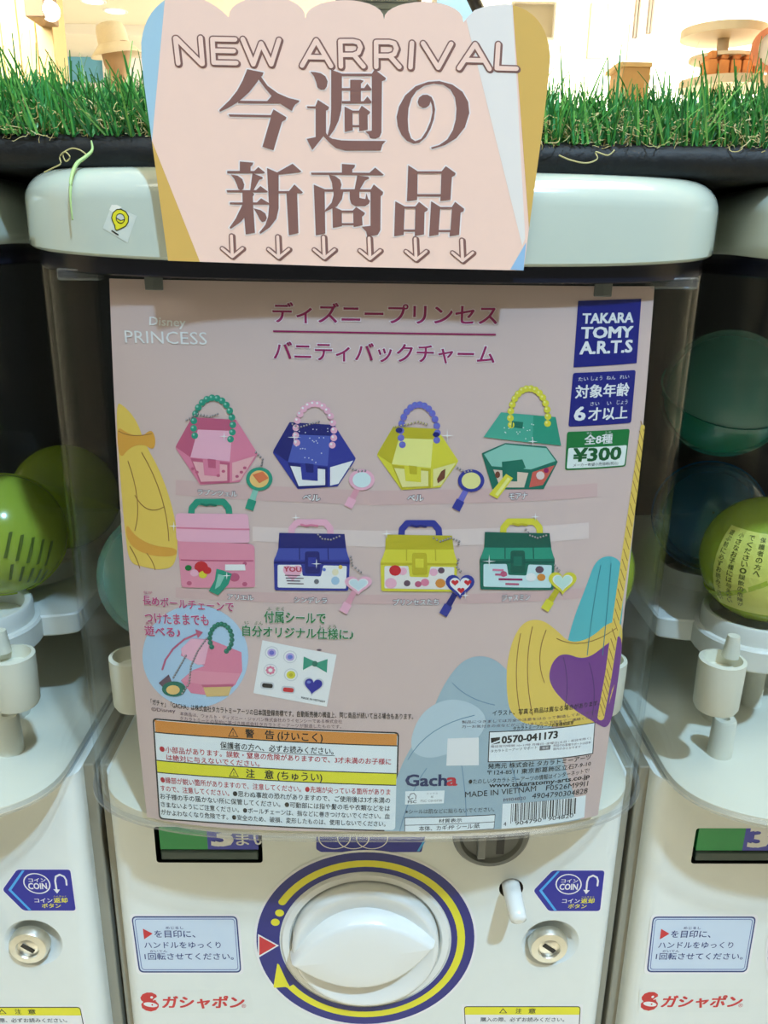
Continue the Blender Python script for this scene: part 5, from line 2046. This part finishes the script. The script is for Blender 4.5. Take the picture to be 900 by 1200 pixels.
y = TYF + 0.003
row = 0
while y < TYB - 0.01:
    step = 0.0048 if y < 0.45 else 0.016
    xs = 0.0046 if y < 0.45 else 0.010
    x = X0 + 0.004
    while x < X1 - 0.004:
        tx, ty = x + rg.uniform(-.0016, .0016), y + rg.uniform(-.0016, .0016)
        base_az = rg.uniform(0, 2 * math.pi)
        for k in range(10 if y < 0.40 else 6):
            az = base_az + k * 1.05 + rg.uniform(-.5, .5)
            ln = rg.uniform(0.015, 0.025)
            if rg.random() < 0.05:
                ln *= 1.5
            ln *= 1.0 + 0.08 * math.sin(tx * 40 + 1)
            le = abs(rg.gauss(0.22, 0.22))
            if rg.random() < 0.06:
                le += 0.5
            # clumps lean together, as trodden turf does
            blade(bm, tx, ty, RZ - 0.001, ln, az + 0.6 * math.sin(tx * 22), le, rg.uniform(0.0007, 0.0013), rg.choice((0, 0, 1, 1, 2, 2, 3, 4)), 2 if y > 0.42 else 3, rg.uniform(-.3, 1.2))
        x += xs
    y += step
    row += 1
# blades rooted along the front edge, some hanging over it
for k in range(700):
    x = rg.uniform(X0, X1)
    blade(bm, x, TYF + 0.001, RZ - 0.0005, rg.uniform(0.016, 0.03), -math.pi / 2 + rg.uniform(-1.2, 1.2), rg.uniform(0.1, 0.9), rg.uniform(0.0006, 0.0011), rg.choice((0, 1, 2, 3, 4)), 5, rg.uniform(-.4, 1.6))
gb = obj('blades', bm, GR, turf)
gb['kind'] = 'stuff'
TH = [mat('thatch_%d' % i, c, 0.55) for i, c in enumerate(((206, 188, 128), (184, 164, 100), (150, 146, 74)))]
bm = bmesh.new()
for k in range(9500):
    x = rg.uniform(X0, X1)
    y = TYF + 0.0005 + abs(rg.gauss(0, 0.012))
    z = RZ + rg.uniform(-0.001, 0.009)
    p = Vector((x, y, z))
    d = Vector((rg.gauss(0, 1), rg.gauss(0, .6), rg.gauss(0, .5))).normalized()
    prev = None
    w = rg.uniform(0.00022, 0.00042)
    mi = rg.choice((0, 0, 1, 1, 2))
    for s in range(9):
        nn = d.cross(Vector((0, -0.8, 0.6))).normalized() * w
        q = (bm.verts.new(p - nn / 2), bm.verts.new(p + nn / 2))
        if prev:
            f = bm.faces.new((prev[0], prev[1], q[1], q[0]))
            f.material_index = mi
            f.smooth = True
        prev = q
        p = p + d * rg.uniform(0.0007, 0.0013)
        d = (d + Vector((rg.gauss(0, .55), rg.gauss(0, .4), rg.gauss(0, .5)))).normalized()
        if p.z < RZ - 0.004:
            d.z = abs(d.z)
        if p.z > RZ + 0.014:
            d.z = -abs(d.z)
        if p.y < TYF - 0.003:
            d.y = abs(d.y)
th = obj('thatch', bm, TH, turf)
th['kind'] = 'stuff'
# long loose threads over the edge
bm = bmesh.new()
P = [at(107, 165, 0.3175), at(108, 176, 0.315), at(100, 184, 0.312), at(90, 192, 0.309), at(84, 206, 0.3045), at(82.5, 222, 0.302), at(83, 240, 0.301), at(85, 258, 0.3008)]


def spline(P, n=5):
    P = [Vector(p) for p in P]
    out = []
    for i in range(len(P) - 1):
        p0, p1, p2, p3 = P[max(0, i - 1)], P[i], P[i + 1], P[min(len(P) - 1, i + 2)]
        for k in range(n):
            t = k / n
            out.append(0.5 * ((2 * p1) + (p2 - p0) * t + (2 * p0 - 5 * p1 + 4 * p2 - p3) * t * t + (3 * p1 - p0 - 3 * p2 + p3) * t ** 3))
    return out + [P[-1]]


THR = mat('thread_pale_green', (170, 200, 130), 0.5)
Q = spline(P)
add_tube(bm, Q, [0.0003 + 0.0004 * math.sin(math.pi * min(1, 1.15 * i / len(Q))) for i in range(len(Q))], 6)
obj('loose_thread', bm, THR, turf, smooth=True)
for P in ([at(52, 202, 0.3155), at(62, 197, 0.3145), at(71, 192, 0.314), at(70, 184, 0.3145), at(76, 178, 0.3145), at(82, 184, 0.314), at(77, 189, 0.3145), at(74, 180, 0.315), at(84, 174, 0.315), at(94, 176, 0.3145), at(101, 181, 0.314)],
          [at(655, 182, 0.3155), at(670, 188, 0.314), at(688, 191, 0.3135), at(700, 186, 0.314), at(698, 178, 0.315), at(712, 182, 0.3145), at(720, 176, 0.3155)]):
    bm = bmesh.new()
    add_tube(bm, spline(P), 0.00026, 5)
    obj('loose_thread', bm, mat('thread_tan', (190, 178, 120), 0.5), turf, smooth=True)

# ------------------------------------------------------------------ shop behind the machines
def slab(px0, px1, py0, py1, Y, depth, bm=None):
    a, b = at(px0, py1, Y), at(px1, py0, Y)
    bm = bm or bmesh.new()
    return add_box(bm, (a.x, Y, min(a.z, b.z)), (b.x, Y + depth, max(a.z, b.z)))


# soffit and hung ceiling strip at the back
# (the hung ceiling on the left carries the downlights)
a = at(90, 40, 6.2)
struct('trim_1', box((-4.4, 6.2, a.z), (0.9, 6.99, at(90, 17, 6.2).z)), WALLM)
# timber-clad partition on the left, boards upright
wp = thing('timber_partition', 'pale timber partition of upright boards beyond the turf at the far left', 'partition', (at(0, 60, 2.4).x, 2.45, 0))
xr = at(62, 40, 2.4).x
bw = 0.045
i = 0
x = xr
WD = [mat('board_pale', (250, 226, 158), 0.55, noise=0.05, nscale=14), mat('board_tan', (232, 196, 132), 0.55, noise=0.05, nscale=14)]
while x > xr - 0.50 and i < 11:
    o = obj('board', box((x - bw + 0.002, 2.4, 0.0), (x, 2.44, 2.58)), WD[1] if i < 2 else WD[0], wp)
    bevel(o, 0.002, 2)
    x -= bw
    i += 1
o = obj('rear_rail', box((x + 0.003, 2.44, 0.0), (xr - 0.001, 2.50, 2.58)), WD[1], wp)
# bracket lamp on the partition edge
gl = at(59, 13, 2.32)
lb = thing('globe_lamp', 'glowing white globe lamp on a dark bracket beside the timber partition', 'lamp', tuple(gl))
a = at(31, 0, 2.32)
o = obj('bracket', box((a.x, 2.30, gl.z - 0.018), (gl.x - 0.008, 2.399, gl.z + 0.045)), mat('bracket_brown', (150, 122, 90), 0.6), lb)
bevel(o, 0.003, 2)
bm = bmesh.new()
bmesh.ops.create_uvsphere(bm, u_segments=24, v_segments=16, radius=0.0235, matrix=Matrix.Translation(gl))
obj('globe', bm, mat('globe_glow', (255, 250, 236), 0.4, emis=3.0), lb, smooth=True)
# ceiling downlights
for px, py in ((109, 1.5), (135, 13)):
    d = ray(px, py)
    t = (2.6 - 0.0 - CAMZ) / d.z
    p = CPOS + d * t
    if p.y > 6.1:
        p = CPOS + d * (5.9 / d.y)
        p.z = 2.6
    dn = thing('ceiling_downlight', {109: 'round ceiling downlight above the globe lamp', 135: 'round ceiling downlight above the blue wall panel'}[px], 'ceiling light', tuple(p))
    bm = bmesh.new()
    add_lathe(bm, [(0.05, 0.0), (0.07, -0.004), (0.075, -0.004), (0.078, 0.0)], (p.x, p.y, 2.6), (0, 0, 1), 28)
    obj('rim', bm, mat('downlight_rim', (240, 238, 230), 0.4), dn)
    bm = bmesh.new()
    add_lathe(bm, [(0.0, -0.002), (0.068, -0.002)], (p.x, p.y, 2.6), (0, 0, 1), 28)
    obj('diffuser', bm, mat('downlight_glow', (255, 250, 240), 0.4, emis=4.0), dn)


def panelthing(name, label, cat, px0, px1, py0, py1, Y, depth, m, frame=None):
    t = thing(name, label, cat, tuple(at((px0 + px1) / 2, py1, Y)))
    o = obj('face', slab(px0, px1, py0, py1, Y, depth), m, t)
    if frame:
        a, b = at(px0, py1, Y), at(px1, py0, Y)
        w = frame[0]
        bm = bmesh.new()
        for lo_, hi_ in (((a.x - w, a.z - w), (a.x, b.z + w)), ((b.x, a.z - w), (b.x + w, b.z + w)), ((a.x, a.z - w), (b.x, a.z)), ((a.x, b.z), (b.x, b.z + w))):
            add_box(bm, (lo_[0], Y - 0.02, lo_[1]), (hi_[0], Y + depth, hi_[1]))
        obj('frame', bm, frame[1], t)
    return t


DKF = mat('frame_dark_brown', (92, 78, 58), 0.5)
PALEF = mat('frame_pale', (226, 220, 206), 0.5)
panelthing('wall_panel', 'plain blue panel on the back wall behind the turf', 'wall panel', 40, 118, 40, 96, 6.9, 0.08, mat('panel_blue', (104, 168, 192), 0.6, noise=0.03), (0.03, PALEF))
panelthing('wall_panel', 'plain white panel on the back wall behind the hat', 'wall panel', 132, 196, 30, 96, 6.9, 0.08, mat('panel_white_bg', (246, 244, 238), 0.6), (0.02, PALEF))
panelthing('slatted_panel', 'grey slatted panel seen over the middle scallops of the pink sign', 'panel', 398, 490, -30, 60, 5.0, 0.05, mat('slat_grey', (120, 126, 118), 0.7, noise=0.1), (0.02, DKF))
g = [o for o in bpy.data.objects if o.name.startswith('slatted_panel')][0]
a, b = at(398, 60, 5.0), at(490, -30, 5.0)
bm = bmesh.new()
z = a.z
while z < b.z:
    add_box(bm, (a.x, 4.985, z), (b.x, 5.0, z + 0.022))
    z += 0.034
obj('slats', bm, mat('slat_grey_dark', (96, 104, 98), 0.7, noise=0.12), g)
panelthing('light_panel', 'pale blue lit panel between scallops of the pink sign', 'light panel', 510, 560, -40, 60, 4.4, 0.06, mat('panel_lit_blue', (170, 214, 238), 0.4, emis=0.7), (0.02, PALEF))
pl_ = thing('slanting_pole', 'black slanting pole above the right scallops of the pink sign', 'pole', tuple(at(590, 40, 4.2)))
bm = bmesh.new()
add_tube(bm, [at(541, -30, 4.2), at(560, 10, 4.2), at(592, 70, 4.2)], 0.028, 14)
obj('tube', bm, BLACKP, pl_, smooth=True)
bm = bmesh.new()
add_tube(bm, [at(592, 69, 4.2), at(594, 74, 4.2)], 0.04, 14)
obj('foot_cap', bm, BLACKP, pl_, smooth=True)
panelthing('ceiling_box', 'beige boxed beam beyond the right edge of the pink sign', 'beam', 600, 649, 6, 44, 4.6, 0.5, mat('box_beige', (206, 194, 164), 0.8), (0.01, WALLM))

# hat on a display head
hc = at(133, 46, 3.0)
hat = thing('bucket_hat', 'cream bucket hat on a mannequin head behind the turf', 'hat', (hc.x, hc.y, hc.z - 0.03))
FEL = mat('hat_cream_cloth', (244, 236, 210), 0.85, noise=0.06, bump=0.3, nscale=200)
bm = bmesh.new()
ax = Vector((-0.16, -0.1, 1)).normalized()
o_ = Vector(hc) + Vector((0, 0, -0.015))
add_lathe(bm, [(0.004, 0.062), (0.03, 0.062), (0.042, 0.056), (0.047, 0.04), (0.050, 0.0)], o_, ax, 36)
obj('crown', fix_normals(bm), FEL, hat, smooth=True)
bm = bmesh.new()
add_lathe(bm, [(0.050, 0.002), (0.066, -0.014), (0.082, -0.030), (0.081, -0.032), (0.065, -0.017), (0.049, -0.003)], o_, ax, 36)
obj('brim', fix_normals(bm), FEL, hat, smooth=True)
hd = thing('mannequin', 'tan mannequin head and stand under the cream bucket hat', 'mannequin', (hc.x + 0.01, hc.y, hc.z - 0.25))
TAN = mat('head_tan', (190, 160, 126), 0.6, noise=0.04)
bm = bmesh.new()
add_lathe(bm, [(0.0, 0.05), (0.03, 0.044), (0.046, 0.02), (0.048, -0.01), (0.042, -0.045), (0.03, -0.075), (0.024, -0.085), (0.024, -0.12), (0.04, -0.14), (0.055, -0.15)], Vector(hc) + Vector((0.006, 0, -0.03)), (0, 0, 1), 32)
obj('head', fix_normals(bm), TAN, hd, smooth=True)
bm = bmesh.new()
add_lathe(bm, [(0.012, -0.15), (0.012, -(hc.z - 0.05)), (0.12, -(hc.z - 0.042)), (0.125, -(hc.z - 0.03))], Vector(hc) + Vector((0.006, 0, -0.03)), (0, 0, 1), 28)
obj('stand', fix_normals(bm), mat('stand_pale', (220, 214, 200), 0.5), hd, smooth=True)

# right side: bright wall with frames, banner, sign, display table
WPAP = mat('poster_white', (250, 248, 242), 0.7)
panelthing('framed_poster', 'narrow framed poster right of the pink sign with a dark left edge', 'poster', 690, 712, 6, 66, 6.97, 0.03, WPAP, (0.014, mat('frame_olive', (150, 136, 100), 0.5)))
panelthing('framed_poster', 'tall narrow framed poster just right of the yellow banner', 'poster', 745, 752, -40, 41, 6.97, 0.03, WPAP, (0.02, DKF))
panelthing('framed_poster', 'tall narrow framed poster just left of the pale blue sign board', 'poster', 761, 768, -40, 36, 6.97, 0.03, WPAP, (0.02, DKF))
panelthing('banner', 'small yellow banner on the bright wall behind the turf', 'banner', 731, 738.5, 29, 72, 6.98, 0.02, mat('banner_yellow', (246, 216, 110), 0.6), (0.004, PALEF))
panelthing('price_board', 'pale blue sign board behind the turf', 'sign board', 779, 791, 39, 80, 6.98, 0.02, mat('board_blue', (170, 180, 226), 0.6), (0.006, PALEF))
q = at(745, 110, 3.6)
dt = thing('wooden_counter', 'tan wooden counter just above the turf below the yellow banner', 'counter', (q.x, 3.7, 0))
bm = slab(727, 763, 76, 112, 3.6, 0.18)
for v in bm.verts:
    if v.co.z < at(745, 95, 3.6).z:
        v.co.z = 0.0
o = obj('counter_body', bm, mat('crate_tan', (196, 156, 96), 0.6, noise=0.08), dt)
o = obj('counter_top', slab(725, 765, 73, 77.5, 3.59, 0.2), mat('crate_rim', (214, 180, 120), 0.6), dt)
# tiered display
c = at(861, 80, 3.4)
ds = thing('tiered_display', 'tiered display with a round top shelf at the right edge behind the turf', 'display', (c.x, 3.5, 0))
SH = mat('tier_beige', (226, 208, 172), 0.6)


def disc(py, r, th, name):
    p = at(861, py, 3.4)
    bm = bmesh.new()
    add_lathe(bm, [(0.0, 0.0), (r, 0.0), (r, th), (0.0, th)], (p.x, 3.5, p.z), (0, 0, 1), 40)
    o = obj(name, fix_normals(bm), SH, ds)
    smooth_by_angle(o, 40)
    return p


p1 = disc(38, 0.16, 0.03, 'top_shelf')
p2 = disc(65, 0.13, 0.012, 'tray')
p3 = disc(100, 0.17, 0.03, 'lower_shelf')
bm = bmesh.new()
add_tube(bm, [(p1.x, 3.5, 0.0), (p1.x, 3.5, p1.z)], 0.022, 18)
obj('post', bm, SH, ds, smooth=True)
bm = bmesh.new()
add_lathe(bm, [(0.0, 0.0), (0.2, 0.0), (0.2, 0.02), (0.03, 0.03)], (p1.x, 3.5, 0), (0, 0, 1), 32)
obj('foot', fix_normals(bm), SH, ds)
OR = mat('cloth_orange', (228, 150, 84), 0.8, noise=0.1)
for k, dx in enumerate((-0.10, -0.055, -0.01, 0.035, 0.08)):
    nm = ('leftmost', 'second from the left', 'middle', 'second from the right', 'rightmost')[k]
    t = thing('folded_towel', '%s of the orange folded towels on the tiered display' % nm, 'towel', (p3.x + dx, 3.42, p3.z + 0.03), 'orange towels on the tiered display')
    bm = bmesh.new()
    add_box(bm, (p3.x + dx - 0.02, 3.38, p3.z + 0.0301), (p3.x + dx + 0.02, 3.46, p3.z + 0.085))
    o = obj('fold', bm, OR, t)
    bevel(o, 0.008, 3)
    bm = bmesh.new()
    add_box(bm, (p3.x + dx - 0.012, 3.385, p3.z + 0.085), (p3.x + dx + 0.015, 3.455, p3.z + 0.115))
    o = obj('top_fold', bm, OR, t)
    bevel(o, 0.008, 3)
hp = at(905, 58, 3.3)
hs = thing('hoop_sign', 'orange ring sign cut by the right edge of the picture', 'sign', tuple(hp))
bm = bmesh.new()
bmesh.ops.create_circle(bm, segments=8, radius=0.012)
bm.free()
bm = bmesh.new()
add_lathe(bm, [(0.055, -0.01), (0.075, -0.01), (0.075, 0.01), (0.055, 0.01), (0.055, -0.01)], hp, (0, 1, 0), 48)
obj('ring', fix_normals(bm), mat('hoop_orange', (236, 150, 110), 0.5), hs)
bm = bmesh.new()
add_lathe(bm, [(0.0, 0.0), (0.055, 0.0)], hp, (0, 1, 0), 40)
obj('disc', bm, mat('hoop_white', (250, 240, 226), 0.5), hs)
bm = bmesh.new()
add_tube(bm, [(hp.x, 3.3, 0.0), (hp.x, 3.3, hp.z - 0.074)], 0.008, 10)
obj('pole', bm, SH, hs, smooth=True)
